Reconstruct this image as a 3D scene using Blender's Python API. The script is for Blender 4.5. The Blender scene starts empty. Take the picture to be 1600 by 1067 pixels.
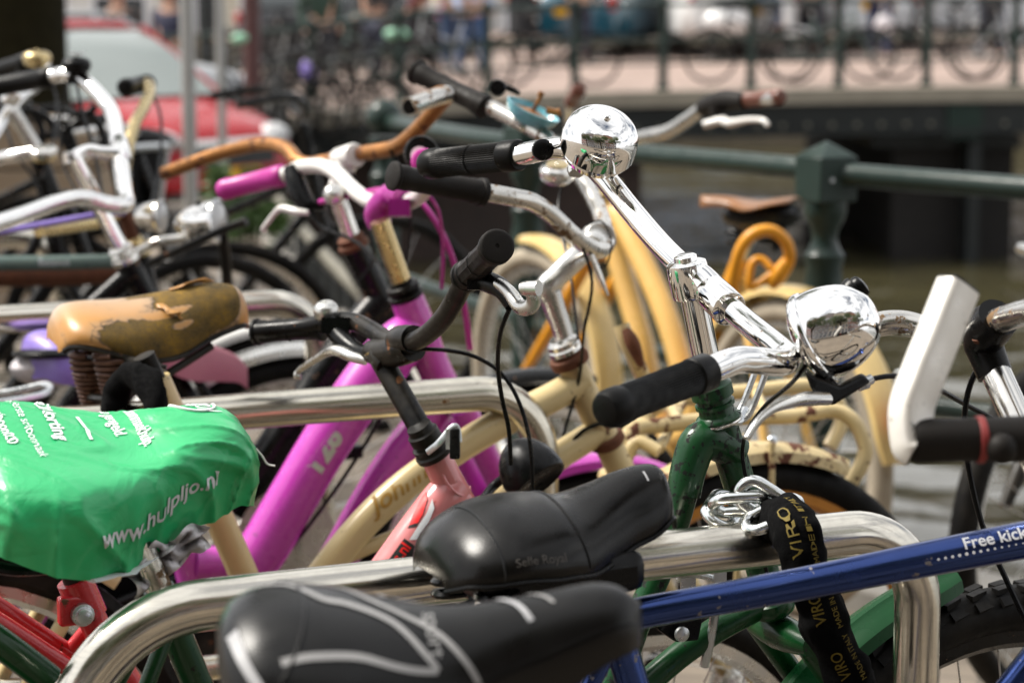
import bpy, bmesh, math, random
from mathutils import Vector as V, Matrix, noise
random.seed(7)
R = math.radians
scn = bpy.context.scene
COL = scn.collection

# ------------------------------------------------------------------ camera, world, sun, exposure
CAM_Z, PITCH, FPX = 1.40, R(8.93), 3555.6
cam_d = bpy.data.cameras.new('camera'); cam = bpy.data.objects.new('camera', cam_d); COL.objects.link(cam)
cam.location = (0, 0, CAM_Z); cam.rotation_euler = (math.pi/2 - PITCH, 0, 0)
cam_d.lens = 80; cam_d.sensor_width = 36; cam_d.clip_start = 0.1; cam_d.clip_end = 400
cam_d.dof.use_dof = True; cam_d.dof.focus_distance = 2.38; cam_d.dof.aperture_fstop = 5.5
scn.camera = cam

w = bpy.data.worlds.new('World'); scn.world = w; w.use_nodes = True
nt = w.node_tree; nt.nodes.clear()
SUN_EL, SUN_AZ = R(52), R(-75)          # azimuth from +Y towards +X
out = nt.nodes.new('ShaderNodeOutputWorld'); bg = nt.nodes.new('ShaderNodeBackground')
sky = nt.nodes.new('ShaderNodeTexSky'); sky.sky_type = 'NISHITA'; sky.sun_disc = False
sky.sun_elevation = SUN_EL; sky.sun_rotation = SUN_AZ; sky.air_density = 1.0; sky.dust_density = 1.5
tc = nt.nodes.new('ShaderNodeTexCoord'); mp = nt.nodes.new('ShaderNodeMapping'); mp.inputs['Scale'].default_value = (1.6, 1.6, 3.2)
nz = nt.nodes.new('ShaderNodeTexNoise'); nz.inputs['Scale'].default_value = 1.5; nz.inputs['Detail'].default_value = 7; nz.inputs['Roughness'].default_value = .6
rp = nt.nodes.new('ShaderNodeValToRGB'); rp.color_ramp.elements[0].position = .30; rp.color_ramp.elements[1].position = .50
mx = nt.nodes.new('ShaderNodeMix'); mx.data_type = 'RGBA'; mx.inputs[7].default_value = (20, 20.2, 20.6, 1)
nt.links.new(tc.outputs['Generated'], mp.inputs['Vector']); nt.links.new(mp.outputs[0], nz.inputs['Vector'])
nt.links.new(nz.outputs['Fac'], rp.inputs[0]); nt.links.new(rp.outputs[0], mx.inputs[0]); nt.links.new(sky.outputs[0], mx.inputs[6])
nt.links.new(mx.outputs[2], bg.inputs[0]); bg.inputs[1].default_value = .05; nt.links.new(bg.outputs[0], out.inputs[0])

sl = bpy.data.lights.new('sun', 'SUN'); sl.energy = 4.6; sl.angle = R(20); sl.color = (1, .95, .87)
so = bpy.data.objects.new('sun', sl); COL.objects.link(so)
sd = V((math.sin(SUN_AZ)*math.cos(SUN_EL), math.cos(SUN_AZ)*math.cos(SUN_EL), math.sin(SUN_EL)))
so.rotation_euler = sd.to_track_quat('Z', 'Y').to_euler(); so.location = (-5, 0, 12)
scn.view_settings.view_transform = 'Standard'; scn.view_settings.look = 'None'
scn.view_settings.exposure = 0.40; scn.view_settings.gamma = 1; scn.view_settings.use_curve_mapping = False
scn.cycles.use_denoising = True; scn.cycles.max_bounces = 8; scn.cycles.glossy_bounces = 4; scn.cycles.diffuse_bounces = 1
scn.cycles.caustics_reflective = False; scn.cycles.caustics_refractive = False; scn.cycles.sample_clamp_indirect = 6

# ------------------------------------------------------------------ projection of photo points into the place
CP, SP = math.cos(PITCH), math.sin(PITCH)
FW, UP, RT = V((0, CP, -SP)), V((0, SP, CP)), V((1, 0, 0)); C0 = V((0, 0, CAM_Z))
def ray(px, py): return FW + RT*((px-800)/FPX) - UP*((py-533)/FPX)
def P(px, py, d): return C0 + ray(px, py)*d
def T(*pts): return [P(*p) for p in pts]
def PZ(px, py, z):
    r = ray(px, py); return C0 + r*((z-CAM_Z)/r.z)
def DP(p): return (p-C0).dot(FW)

# ------------------------------------------------------------------ mesh builder
def crom(pts, sub):
    if sub <= 1 or len(pts) < 3: return list(pts)
    o = []; n = len(pts)
    for i in range(n-1):
        p0 = pts[max(i-1, 0)]; p1 = pts[i]; p2 = pts[i+1]; p3 = pts[min(i+2, n-1)]
        for k in range(sub):
            t = k/sub; t2 = t*t; t3 = t2*t
            o.append(p0*(-.5*t+t2-.5*t3)+p1*(1-2.5*t2+1.5*t3)+p2*(.5*t+2*t2-1.5*t3)+p3*(-.5*t2+.5*t3))
    o.append(pts[-1]); return o
def icr(ctrl, x):
    """smooth 1-d interpolation of (x, y) control points"""
    n = len(ctrl)
    if x <= ctrl[0][0]: return ctrl[0][1]
    for i in range(n-1):
        if x <= ctrl[i+1][0]:
            x0, y0 = ctrl[i]; x1, y1 = ctrl[i+1]; h = x1-x0; t = (x-x0)/h
            m0 = (y1-ctrl[i-1][1])/(x1-ctrl[i-1][0]) if i else (y1-y0)/h
            m1 = (ctrl[i+2][1]-y0)/(ctrl[i+2][0]-x0) if i+2 < n else (y1-y0)/h
            t2 = t*t; t3 = t2*t
            return (2*t3-3*t2+1)*y0+(t3-2*t2+t)*h*m0+(-2*t3+3*t2)*y1+(t3-t2)*h*m1
    return ctrl[-1][1]
def perp(a):
    a = a.normalized(); b = V((0, 0, 1)) if abs(a.z) < .9 else V((1, 0, 0))
    x = a.cross(b).normalized(); return x, a.cross(x)
def rounded(pts, rad, n=10):
    o = [pts[0]]
    for i in range(1, len(pts)-1):
        p = pts[i]; a = (pts[i-1]-p).normalized(); b = (pts[i+1]-p).normalized()
        r = rad[i-1] if isinstance(rad, (list, tuple)) else rad
        ang = math.acos(max(-1, min(1, a.dot(b)))); t = r/math.tan(ang/2)
        bis = (a+b).normalized(); c = p+bis*(r/math.sin(ang/2)); s = p+a*t-c; e = p+b*t-c
        tot = s.angle(e)
        for k in range(n+1):
            q = k/n; o.append(c+(s*math.sin((1-q)*tot)+e*math.sin(q*tot))/math.sin(tot))
    o.append(pts[-1]); return o

class MB:
    def __init__(s): s.v = []; s.f = []
    def tube(s, pts, r, seg=12, sub=5, closed=False, cap=True, flat=None, fdir=None):
        n0 = len(pts); rr = list(r) if isinstance(r, (list, tuple)) else [r]*n0
        P4 = [V((*p, q)) for p, q in zip(pts, rr)]
        pl = crom(P4, sub) if not closed else crom(P4+[P4[0]], sub)[:-1]
        c = [V(p[:3]) for p in pl]; ra = [p[3] for p in pl]; n = len(c); base = len(s.v)
        x = None
        for i in range(n):
            if closed: t = c[(i+1) % n]-c[i-1]
            else: t = c[min(i+1, n-1)]-c[max(i-1, 0)]
            if t.length < 1e-9: t = V((0, 0, 1))
            t.normalize()
            if fdir is not None: x = fdir-t*fdir.dot(t); x.normalize()
            elif x is None: x, _ = perp(t)
            else: x = (x-t*x.dot(t)); x.normalize()
            y = t.cross(x)
            fy = flat if flat else 1
            for k in range(seg):
                a = 2*math.pi*k/seg; s.v.append(c[i]+x*(ra[i]*math.cos(a))+y*(ra[i]*fy*math.sin(a)))
        m = n if closed else n-1
        for i in range(m):
            a0 = base+i*seg; b0 = base+((i+1) % n)*seg
            for k in range(seg): s.f.append((a0+k, a0+(k+1) % seg, b0+(k+1) % seg, b0+k))
        if cap and not closed:
            s.f.append(tuple(base+k for k in reversed(range(seg)))); s.f.append(tuple(base+(n-1)*seg+k for k in range(seg)))
        return s
    def lathe(s, o, ax, prof, seg=24, cap=True):
        ax = ax.normalized(); x, y = perp(ax); base = len(s.v); n = len(prof)
        for t, r in prof:
            for k in range(seg):
                a = 2*math.pi*k/seg; s.v.append(o+ax*t+x*(max(r, 1e-5)*math.cos(a))+y*(max(r, 1e-5)*math.sin(a)))
        for i in range(n-1):
            for k in range(seg):
                a0 = base+i*seg; b0 = a0+seg; s.f.append((a0+k, a0+(k+1) % seg, b0+(k+1) % seg, b0+k))
        if cap:
            s.f.append(tuple(base+k for k in reversed(range(seg)))); s.f.append(tuple(base+(n-1)*seg+k for k in range(seg)))
        return s
    def cyl(s, a, b, r, seg=16, r2=None, bev=0):
        L = (b-a).length; r2 = r if r2 is None else r2; e = bev
        pr = [(0, r), (L, r2)] if not e else [(0, r-e), (e*.3, r-e*.3), (e, r), (L-e, r2), (L-e*.3, r2-e*.3), (L, r2-e)]
        return s.lathe(a, b-a, pr, seg)
    def box(s, c, ex, ey, ez):
        b = len(s.v)
        for i in (-1, 1):
            for j in (-1, 1):
                for k in (-1, 1): s.v.append(c+ex*i+ey*j+ez*k)
        for q in ((0, 1, 3, 2), (4, 6, 7, 5), (0, 4, 5, 1), (2, 3, 7, 6), (0, 2, 6, 4), (1, 5, 7, 3)): s.f.append(tuple(b+i for i in q))
        return s
    def abox(s, x0, x1, y0, y1, z0, z1):
        return s.box(V(((x0+x1)/2, (y0+y1)/2, (z0+z1)/2)), V(((x1-x0)/2, 0, 0)), V((0, (y1-y0)/2, 0)), V((0, 0, (z1-z0)/2)))
    def sphere(s, o, r, seg=16, n=10, sx=None):
        b = len(s.v); ax = sx or (V((1, 0, 0)), V((0, 1, 0)), V((0, 0, 1)))
        for i in range(n+1):
            p = math.pi*i/n
            for k in range(seg):
                a = 2*math.pi*k/seg
                q = max(math.sin(p), 1e-4)
                s.v.append(o+ax[0]*(r*q*math.cos(a))+ax[1]*(r*q*math.sin(a))+ax[2]*(r*math.cos(p)))
        for i in range(n):
            for k in range(seg): s.f.append((b+i*seg+k, b+(i+1)*seg+k, b+(i+1)*seg+(k+1) % seg, b+i*seg+(k+1) % seg))
        return s
    def grid(s, fn, nu, nv):
        b = len(s.v)
        for i in range(nu+1):
            for j in range(nv+1): s.v.append(fn(i/nu, j/nv))
        for i in range(nu):
            for j in range(nv):
                a = b+i*(nv+1)+j; s.f.append((a, a+nv+1, a+nv+2, a+1))
        return s
    def poly(s, pts):
        b = len(s.v); s.v += list(pts); s.f.append(tuple(range(b, b+len(pts)))); return s
    def prism(s, pts, d):
        n = len(pts); b = len(s.v); s.v += list(pts)+[p+d for p in pts]
        s.f.append(tuple(range(b, b+n))); s.f.append(tuple(b+n+i for i in reversed(range(n))))
        for i in range(n): s.f.append((b+i, b+n+i, b+n+(i+1) % n, b+(i+1) % n))
        return s
    def build(s, name, mat, parent=None, ang=40, bevel=0, sub=0, **kw):
        o0 = OFF.get(parent.name, V((0, 0, 0))) if parent else V((0, 0, 0))
        me = bpy.data.meshes.new(name); me.from_pydata([tuple(p-o0) for p in s.v], [], s.f)
        bm = bmesh.new(); bm.from_mesh(me); bmesh.ops.recalc_face_normals(bm, faces=bm.faces); bm.to_mesh(me); bm.free()
        me.polygons.foreach_set('use_smooth', [True]*len(me.polygons)); me.set_sharp_from_angle(angle=R(ang))
        o = bpy.data.objects.new(name, me); COL.objects.link(o)
        for m in (mat if isinstance(mat, (list, tuple)) else [mat]): me.materials.append(m)
        if bevel:
            b = o.modifiers.new('b', 'BEVEL'); b.width = bevel; b.segments = 2; b.limit_method = 'ANGLE'
        if sub:
            b = o.modifiers.new('s', 'SUBSURF'); b.levels = sub; b.render_levels = sub
        if parent: o.parent = parent; OFF[o.name] = o0
        for k, v in kw.items(): o[k] = v
        return o
OFF = {}
def thing(name, label, cat, loc=V((0, 0, 0)), group=None):
    o = bpy.data.objects.new(name, None); COL.objects.link(o); o.location = loc; OFF[o.name] = V(loc)
    o.empty_display_size = .1; o['label'] = label; o['category'] = cat
    if group: o['group'] = group
    return o
def tag(o, label, cat, group=None):
    o['label'] = label; o['category'] = cat
    if group: o['group'] = group
    return o
def copy_thing(root, loc, rotz=None, label=None):
    c = root.copy(); COL.objects.link(c); c.location = loc
    if rotz is not None: c.rotation_euler = (0, 0, rotz)
    if label: c['label'] = label
    for ch in list(root.children):
        d = ch.copy(); COL.objects.link(d); d.parent = c
        for g in list(ch.children):
            e = g.copy(); COL.objects.link(e); e.parent = d
    return c

# ------------------------------------------------------------------ materials
def nodes(name):
    m = bpy.data.materials.new(name); m.use_nodes = True; n = m.node_tree
    return m, n, n.nodes['Principled BSDF']
def _noise(n, scale, detail=4, rough=.55, vec=None, dist=0):
    t = n.nodes.new('ShaderNodeTexNoise'); t.inputs['Scale'].default_value = scale; t.inputs['Detail'].default_value = detail
    t.inputs['Roughness'].default_value = rough; t.inputs['Distortion'].default_value = dist
    if vec is None:
        c = n.nodes.new('ShaderNodeTexCoord'); vec = c.outputs['Object']
    n.links.new(vec, t.inputs['Vector']); return t.outputs['Fac']
def _ramp(n, fac, a, b, ca=(0, 0, 0, 1), cb=(1, 1, 1, 1)):
    r = n.nodes.new('ShaderNodeValToRGB'); r.color_ramp.elements[0].position = a; r.color_ramp.elements[1].position = b
    r.color_ramp.elements[0].color = ca; r.color_ramp.elements[1].color = cb; n.links.new(fac, r.inputs[0]); return r.outputs[0]
def _mix(n, fac, a, b):
    m = n.nodes.new('ShaderNodeMix'); m.data_type = 'RGBA'
    for i, x in ((0, fac), (6, a), (7, b)):
        if isinstance(x, bpy.types.NodeSocket): n.links.new(x, m.inputs[i])
        else: m.inputs[i].default_value = x if i == 0 else (*x[:3], 1)
    return m.outputs[2]
def _bump(n, b, h, st, dist=.001):
    u = n.nodes.new('ShaderNodeBump'); u.inputs['Strength'].default_value = st; u.inputs['Distance'].default_value = dist
    n.links.new(h, u.inputs['Height']); n.links.new(u.outputs[0], b.inputs['Normal'])
def mul(c, k): return tuple(min(1, x*k) for x in c)
def mat(name, col, rough=.5, metal=0, var=.25, vs=18, chips=0, chipcol=(.10, .035, .012), chipscale=45, bump=0, bs=300, coat=0, spec=.5, rvar=.12, dust=0):
    m, n, b = nodes(name)
    c = _mix(n, _noise(n, vs, 5), mul(col, 1-var), mul(col, 1+var))
    r0 = _ramp(n, _noise(n, vs*2.3, 5), .3, .7, (max(.02, rough-rvar),)*3+(1,), (min(1, rough+rvar),)*3+(1,))
    if dust:
        dm = _ramp(n, _noise(n, 7, 6, .7), .45, .75); dn = n.nodes.new('ShaderNodeMath'); dn.operation = 'MULTIPLY'; n.links.new(dm, dn.inputs[0]); dn.inputs[1].default_value = dust
        c = _mix(n, dn.outputs[0], c, (.20, .17, .13)); r0 = _mix(n, dn.outputs[0], r0, (.8, .8, .8))
    if chips:
        mk = _ramp(n, _noise(n, chipscale, 6, .62), .70-chips, .72-chips)
        cc = _mix(n, _noise(n, 160, 4), mul(chipcol, .5), mul(chipcol, 1.6))
        c = _mix(n, mk, c, cc); r0 = _mix(n, mk, r0, (.85, .85, .85))
        if metal:
            mm = _mix(n, mk, (metal,)*3, (0, 0, 0)); n.links.new(mm, b.inputs['Metallic'])
    elif metal: b.inputs['Metallic'].default_value = metal
    n.links.new(c, b.inputs['Base Color']); n.links.new(r0, b.inputs['Roughness'])
    b.inputs['Coat Weight'].default_value = coat; b.inputs['Coat Roughness'].default_value = .12; b.inputs['Specular IOR Level'].default_value = spec
    if bump: _bump(n, b, _noise(n, bs, 3), bump)
    return m
def emis(name, col, s):
    m, n, b = nodes(name); b.inputs['Base Color'].default_value = (*col, 1); b.inputs['Emission Color'].default_value = (*col, 1); b.inputs['Emission Strength'].default_value = s; return m
def glass(name, col=(.02, .025, .03), rough=.04):
    m, n, b = nodes(name); b.inputs['Base Color'].default_value = (*col, 1); b.inputs['Roughness'].default_value = rough; b.inputs['Specular IOR Level'].default_value = .8; return m
def streaky(name, col, rough, dirt=.0, rust=0):
    """brushed, weathered stainless tube: long faint streaks, grey film and a few rust spots"""
    m, n, b = nodes(name); b.inputs['Metallic'].default_value = 1
    c = n.nodes.new('ShaderNodeTexCoord'); mp_ = n.nodes.new('ShaderNodeMapping'); mp_.inputs['Scale'].default_value = (3, 6, 60)
    mp_.inputs['Rotation'].default_value = (0, 0, -R(64)+math.pi/2); n.links.new(c.outputs['Object'], mp_.inputs['Vector'])
    st = _noise(n, 6, 5, .6, mp_.outputs[0]); bl = _noise(n, 9, 6, .65)
    cc = _mix(n, _ramp(n, st, .3, .75), mul(col, .88), mul(col, 1.05)); cc = _mix(n, _ramp(n, bl, .45, .8), cc, mul(col, .6))
    ro = _ramp(n, bl, .35, .75, (rough-.04,)*3+(1,), (rough+.10,)*3+(1,))
    if rust:
        mk = _ramp(n, _noise(n, 22, 5, .6), .74-rust, .78-rust); cc = _mix(n, mk, cc, (.26, .13, .03)); ro = _mix(n, mk, ro, (.8, .8, .8))
        dk = _ramp(n, _noise(n, 75, 4, .6), .70, .74); cc = _mix(n, dk, cc, (.07, .05, .04))
    n.links.new(cc, b.inputs['Base Color']); n.links.new(ro, b.inputs['Roughness']); b.inputs['Anisotropic'].default_value = .5
    _bump(n, b, st, .05, .0005); return m

M = {}
M['chrome'] = mat('chrome', (.86, .85, .83), .055, 1, .07, 20, rvar=.045, chips=.045, chipcol=(.16, .09, .04), chipscale=150)
M['bell_chrome'] = mat('bell_chrome', (.88, .87, .85), .04, 1, .05, 30, rvar=.03, chips=.03, chipcol=(.25, .2, .14), chipscale=170)
M['old_chrome'] = mat('old_chrome', (.68, .66, .62), .17, 1, .18, 20, chips=.06, chipcol=(.20, .10, .035), chipscale=60)
M['alu'] = mat('aluminium', (.62, .61, .58), .30, 1, .15, 25, bump=.05)
M['bar_silver'] = mat('worn_silver_bar', (.60, .58, .54), .24, 1, .2, 15, chips=.13, chipcol=(.17, .10, .045), chipscale=38)
M['rust_bar'] = mat('rusty_bar', (.33, .14, .035), .42, .55, .45, 28, bump=.2, chips=.12, chipcol=(.10, .035, .012))
M['rust'] = mat('rust', (.13, .045, .02), .8, .2, .5, 60, bump=.4)
M['gold_steel'] = mat('brassy_steel', (.55, .43, .22), .28, 1, .3, 20)
M['steel'] = streaky('stainless_tube', (.76, .715, .62), .19)
M['steel_rust'] = streaky('stainless_tube_spotted', (.73, .68, .57), .20, rust=.045)
M['galv'] = mat('galvanised_steel', (.58, .60, .61), .33, 1, .15, 50, bump=.15, bs=150)
M['zinc'] = mat('zinc_link', (.70, .72, .71), .20, 1, .12, 40, bump=.1, bs=160)
M['rubber'] = mat('grip_rubber', (.0030, .0028, .0025), .42, 0, .3, 40, bump=.14, bs=500, spec=.14)
M['rubber_worn'] = mat('worn_grip_rubber', (.0105, .0085, .007), .58, 0, .35, 30, bump=.25, bs=420, spec=.18)
M['tyre'] = mat('tyre_rubber', (.0035, .0032, .003), .6, 0, .4, 25, bump=.3, bs=260, dust=.10, spec=.12)
M['tyre_cream'] = mat('cream_tyre', (.42, .36, .27), .7, 0, .2, 20, bump=.2, dust=.3)
M['plastic'] = mat('black_plastic', (.0025, .0025, .0027), .30, 0, .25, 30, bump=.06, spec=.18)
M['black_paint'] = mat('black_paint', (.0025, .0025, .0027), .26, 0, .3, 20, coat=.05, spec=.22, chips=.05, chipcol=(.16, .09, .05))
M['black_worn'] = mat('worn_black_paint', (.0028, .0025, .0022), .34, 0, .4, 25, spec=.18, chips=.06, chipcol=(.17, .07, .03), chipscale=30, dust=.25)
M['green'] = mat('green_paint', (.0045, .055, .013), .28, 0, .22, 12, coat=.1, spec=.35, chips=.03, chipcol=(.012, .010, .009), chipscale=75, bump=.10, bs=120)
M['green_chip'] = mat('chipped_green_paint', (.0045, .057, .014), .30, 0, .22, 12, coat=.1, spec=.35, chips=.135, chipcol=(.008, .008, .007), chipscale=105, bump=.15, bs=120)
M['green_dull'] = mat('green_mudguard_paint', (.0045, .055, .014), .30, 0, .22, 10, chips=.03, chipcol=(.01, .01, .01), bump=.06, bs=90, spec=.22)
M['magenta'] = mat('magenta_paint', (.55, .050, .44), .24, 0, .10, 14, coat=.4, chips=.04, chipcol=(.10, .02, .07), chipscale=80, dust=.12)
M['magenta_plastic'] = mat('magenta_rubber', (.45, .02, .26), .42, 0, .15, 20)
M['magenta_dark'] = mat('magenta_anodised', (.36, .012, .24), .28, .2, .15, 20, coat=.3)
M['pink'] = mat('pink_paint', (.72, .235, .235), .20, 0, .16, 12, coat=.6, chips=.03, chipcol=(.5, .1, .08))
M['red'] = mat('red_paint', (.55, .022, .028), .28, 0, .15, 12, coat=.4, chips=.05)
M['cream'] = mat('cream_paint', (.66, .51, .25), .34, 0, .12, 10, coat=.2, chips=.035, chipcol=(.10, .05, .02), chipscale=70)
M['cream_rust'] = mat('rusted_cream_paint', (.64, .50, .255), .40, 0, .16, 12, chips=.125, chipcol=(.11, .035, .016), chipscale=26)
M['yellow'] = mat('yellow_paint', (.76, .46, .13), .30, 0, .12, 8, coat=.2, chips=.03)
M['yellow_pale'] = mat('pale_yellow_mudguard', (.76, .55, .22), .32, 0, .15, 8, coat=.2)
M['orange'] = mat('orange_vinyl', (.80, .33, .015), .35, 0, .12, 15)
M['blue'] = mat('blue_paint', (.027, .054, .19), .20, .88, .22, 12, coat=.25, chips=.045, chipcol=(.20, .18, .17), chipscale=70)
M['lightblue'] = mat('sky_blue_enamel', (.17, .50, .60), .25, 0, .2, 18, coat=.4, chips=.05)
M['violet'] = mat('violet_vinyl', (.28, .20, .60), .38, 0, .15, 12)
M['dustypink'] = mat('dusty_pink_vinyl', (.50, .20, .24), .5, 0, .2, 18)
M['white_paint'] = mat('white_bar_paint', (.80, .78, .74), .22, 0, .05, 10, coat=.5)
M['barend'] = mat('silver_bar_end', (.82, .79, .73), .34, .2, .10, 26, chips=.045, chipcol=(.30, .27, .23), chipscale=90, dust=.15)
M['greygreen'] = mat('grey_green_paint', (.10, .15, .13), .34, 0, .2, 14, coat=.2)
M['saddle_black'] = mat('black_vinyl', (.0045, .0042, .0040), .33, 0, .3, 14, bump=.10, bs=420, rvar=.10, spec=.27)
M['saddle_gel'] = mat('smooth_black_vinyl', (.0035, .0030, .0025), .27, 0, .3, 9, bump=.06, bs=300, rvar=.08, spec=.24)
M['saddle_grey'] = mat('grey_piping', (.30, .295, .29), .5, 0, .15, 30)
M['saddle_white'] = mat('silver_print', (.40, .40, .41), .5, 0, .25, 60)
M['print_faint'] = mat('worn_silver_print', (.075, .066, .058), .5, 0, .3, 60)
M['bag'] = mat('clear_plastic_bag', (.74, .70, .72), .2, 0, .25, 60, bump=.5, bs=60)
M['cloth'] = mat('black_nylon', (.0018, .0018, .002), .9, 0, .4, 60, bump=.6, bs=500, spec=.08)
M['goldprint'] = mat('yellow_print', (.15, .105, .006), .75, 0, .4, 80)
M['white_print'] = mat('white_print', (.80, .80, .82), .5, 0, .1, 40)
M['red_print'] = mat('red_print', (.75, .012, .012), .4, 0, .08, 30)
M['black_print'] = mat('black_print', (.012, .012, .012), .4, 0, .1, 30)
M['brown_print'] = mat('ochre_script_print', (.42, .23, .03), .5, 0, .35, 90)
M['grey_print'] = mat('silver_sticker', (.50, .50, .47), .35, .2, .35, 70)
M['rail'] = mat('bottle_green_iron', (.016, .032, .026), .36, 0, .3, 12, coat=.05, spec=.3, bump=.15, bs=90)
M['redglass'] = mat('red_reflector', (.42, .015, .015), .15, 0, .1, 60, coat=.6)
M['orange_rim'] = mat('ochre_rim', (.50, .20, .02), .35, .2, .2, 20)
M['spoke'] = mat('spoke_steel', (.55, .54, .52), .3, 1, .1, 30)
M['spring'] = mat('rusty_spring', (.10, .05, .035), .48, .5, .4, 60, bump=.3)
M['brown_grip'] = mat('brown_grip', (.13, .040, .022), .45, 0, .3, 30); M['mint'] = mat('mint_film', (.30, .58, .40), .4, 0, .15, 20)
M['brown_leather'] = mat('brown_leather', (.22, .09, .024), .38, 0, .35, 14, bump=.2, bs=120)
M['dull_red'] = mat('dull_red_rubber', (.24, .025, .022), .5, 0, .2, 30)
M['glass'] = glass('lamp_glass', (.5, .5, .5), .05)

def leaf_mat(name, a, b):
    m, n, bs = nodes(name)
    oi = _noise(n, 1.3, 3); n.links.new(_mix(n, _ramp(n, oi, .3, .7), a, b), bs.inputs['Base Color']); bs.inputs['Roughness'].default_value = .6
    bs.inputs['Transmission Weight'].default_value = 0; bs.inputs['Subsurface Weight'].default_value = 0
    return m
def cover_mat():
    """thin green film: a little light passes through, fine crumple relief"""
    m, n, b = nodes('green_film')
    n.links.new(_mix(n, _noise(n, 9, 5), (.026, .47, .150), (.050, .58, .225)), b.inputs['Base Color'])
    b.inputs['Roughness'].default_value = .33; b.inputs['Coat Weight'].default_value = .2
    c = n.nodes.new('ShaderNodeTexCoord'); v1 = _noise(n, 20, 3, .55, c.outputs['Object'], 1.8); vo = n.nodes.new('ShaderNodeTexVoronoi'); vo.feature = 'DISTANCE_TO_EDGE'; vo.inputs['Scale'].default_value = 11; mpv = n.nodes.new('ShaderNodeMapping'); mpv.inputs['Scale'].default_value = (.7, 1.3, 2.0); dn_ = n.nodes.new('ShaderNodeVectorMath'); dn_.operation = 'MULTIPLY_ADD'; nc = n.nodes.new('ShaderNodeTexNoise'); nc.inputs['Scale'].default_value = 9; n.links.new(c.outputs['Object'], nc.inputs['Vector']); n.links.new(nc.outputs['Color'], dn_.inputs[0]); dn_.inputs[1].default_value = (.12, .12, .12); n.links.new(c.outputs['Object'], dn_.inputs[2]); n.links.new(dn_.outputs[0], mpv.inputs['Vector']); n.links.new(mpv.outputs[0], vo.inputs['Vector']); ad_ = n.nodes.new('ShaderNodeMath'); ad_.operation = 'MULTIPLY_ADD'; n.links.new(_ramp(n, vo.outputs['Distance'], 0, .13), ad_.inputs[0]); ad_.inputs[1].default_value = .22; n.links.new(v1, ad_.inputs[2]); _bump(n, b, ad_.outputs[0], .34, .005)
    tl = n.nodes.new('ShaderNodeBsdfTranslucent'); tl.inputs[0].default_value = (.05, .6, .2, 1); ms = n.nodes.new('ShaderNodeMixShader'); ms.inputs[0].default_value = .18
    n.links.new(b.outputs[0], ms.inputs[1]); n.links.new(tl.outputs[0], ms.inputs[2]); n.links.new(ms.outputs[0], n.nodes['Material Output'].inputs[0]); return m
M['cover'] = cover_mat()
def leather_mat():
    """cracked tan saddle skin with the ochre foam showing where the skin has torn away"""
    m, n, b = nodes('torn_tan_leather')
    sk = _mix(n, _noise(n, 12, 5), (.42, .19, .040), (.54, .275, .075))
    at = n.nodes.new('ShaderNodeAttribute'); at.attribute_name = 'torn'; at.attribute_type = 'GEOMETRY'
    wob = _noise(n, 46, 6, .65); ad = n.nodes.new('ShaderNodeMath'); ad.operation = 'ADD'; n.links.new(at.outputs['Fac'], ad.inputs[0])
    sc = n.nodes.new('ShaderNodeMath'); sc.operation = 'MULTIPLY_ADD'; sc.inputs[1].default_value = .80; sc.inputs[2].default_value = -.40; n.links.new(wob, sc.inputs[0]); n.links.new(sc.outputs[0], ad.inputs[1])
    mk = _ramp(n, ad.outputs[0], .49, .51); ed = _ramp(n, ad.outputs[0], .42, .50)
    up = n.nodes.new('ShaderNodeAttribute'); up.attribute_name = 'faded'; up.attribute_type = 'GEOMETRY'
    sk = _mix(n, up.outputs['Fac'], sk, (.47, .37, .28)); vc = n.nodes.new('ShaderNodeTexVoronoi'); vc.feature = 'DISTANCE_TO_EDGE'; vc.inputs['Scale'].default_value = 26; c2 = n.nodes.new('ShaderNodeTexCoord'); nn_ = n.nodes.new('ShaderNodeTexNoise'); nn_.inputs['Scale'].default_value = 22; n.links.new(c2.outputs['Object'], nn_.inputs['Vector']); ma = n.nodes.new('ShaderNodeVectorMath'); ma.operation = 'MULTIPLY_ADD'; n.links.new(nn_.outputs['Color'], ma.inputs[0]); ma.inputs[1].default_value = (.05, .05, .05); n.links.new(c2.outputs['Object'], ma.inputs[2]); n.links.new(ma.outputs[0], vc.inputs['Vector']); ck = _ramp(n, vc.outputs['Distance'], .0, .035, (1, 1, 1, 1), (0, 0, 0, 1)); zone = _ramp(n, ad.outputs[0], .12, .42); cm_ = n.nodes.new('ShaderNodeMath'); cm_.operation = 'MULTIPLY'; n.links.new(ck, cm_.inputs[0]); n.links.new(zone, cm_.inputs[1]); sk = _mix(n, zone, sk, _mix(n, .45, sk, (.30, .22, .14))); sk = _mix(n, cm_.outputs[0], sk, (.07, .045, .025))
    fo = _mix(n, _ramp(n, _noise(n, 26, 6, .7), .35, .68), (.032, .024, .009), (.27, .150, .012)); fo = _mix(n, _ramp(n, _noise(n, 400, 2), .45, .6), fo, mul((.12, .075, .02), 1))
    c = _mix(n, ed, sk, (.10, .07, .04)); c = _mix(n, mk, c, fo); n.links.new(c, b.inputs['Base Color'])
    n.links.new(_mix(n, mk, (.36,)*3, (.95,)*3), b.inputs['Roughness'])
    inv = n.nodes.new('ShaderNodeMath'); inv.operation = 'SUBTRACT'; inv.inputs[0].default_value = 1; n.links.new(mk, inv.inputs[1])
    _bump(n, b, inv.outputs[0], 1.0, .006); return m
M['leather'] = leather_mat()
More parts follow.
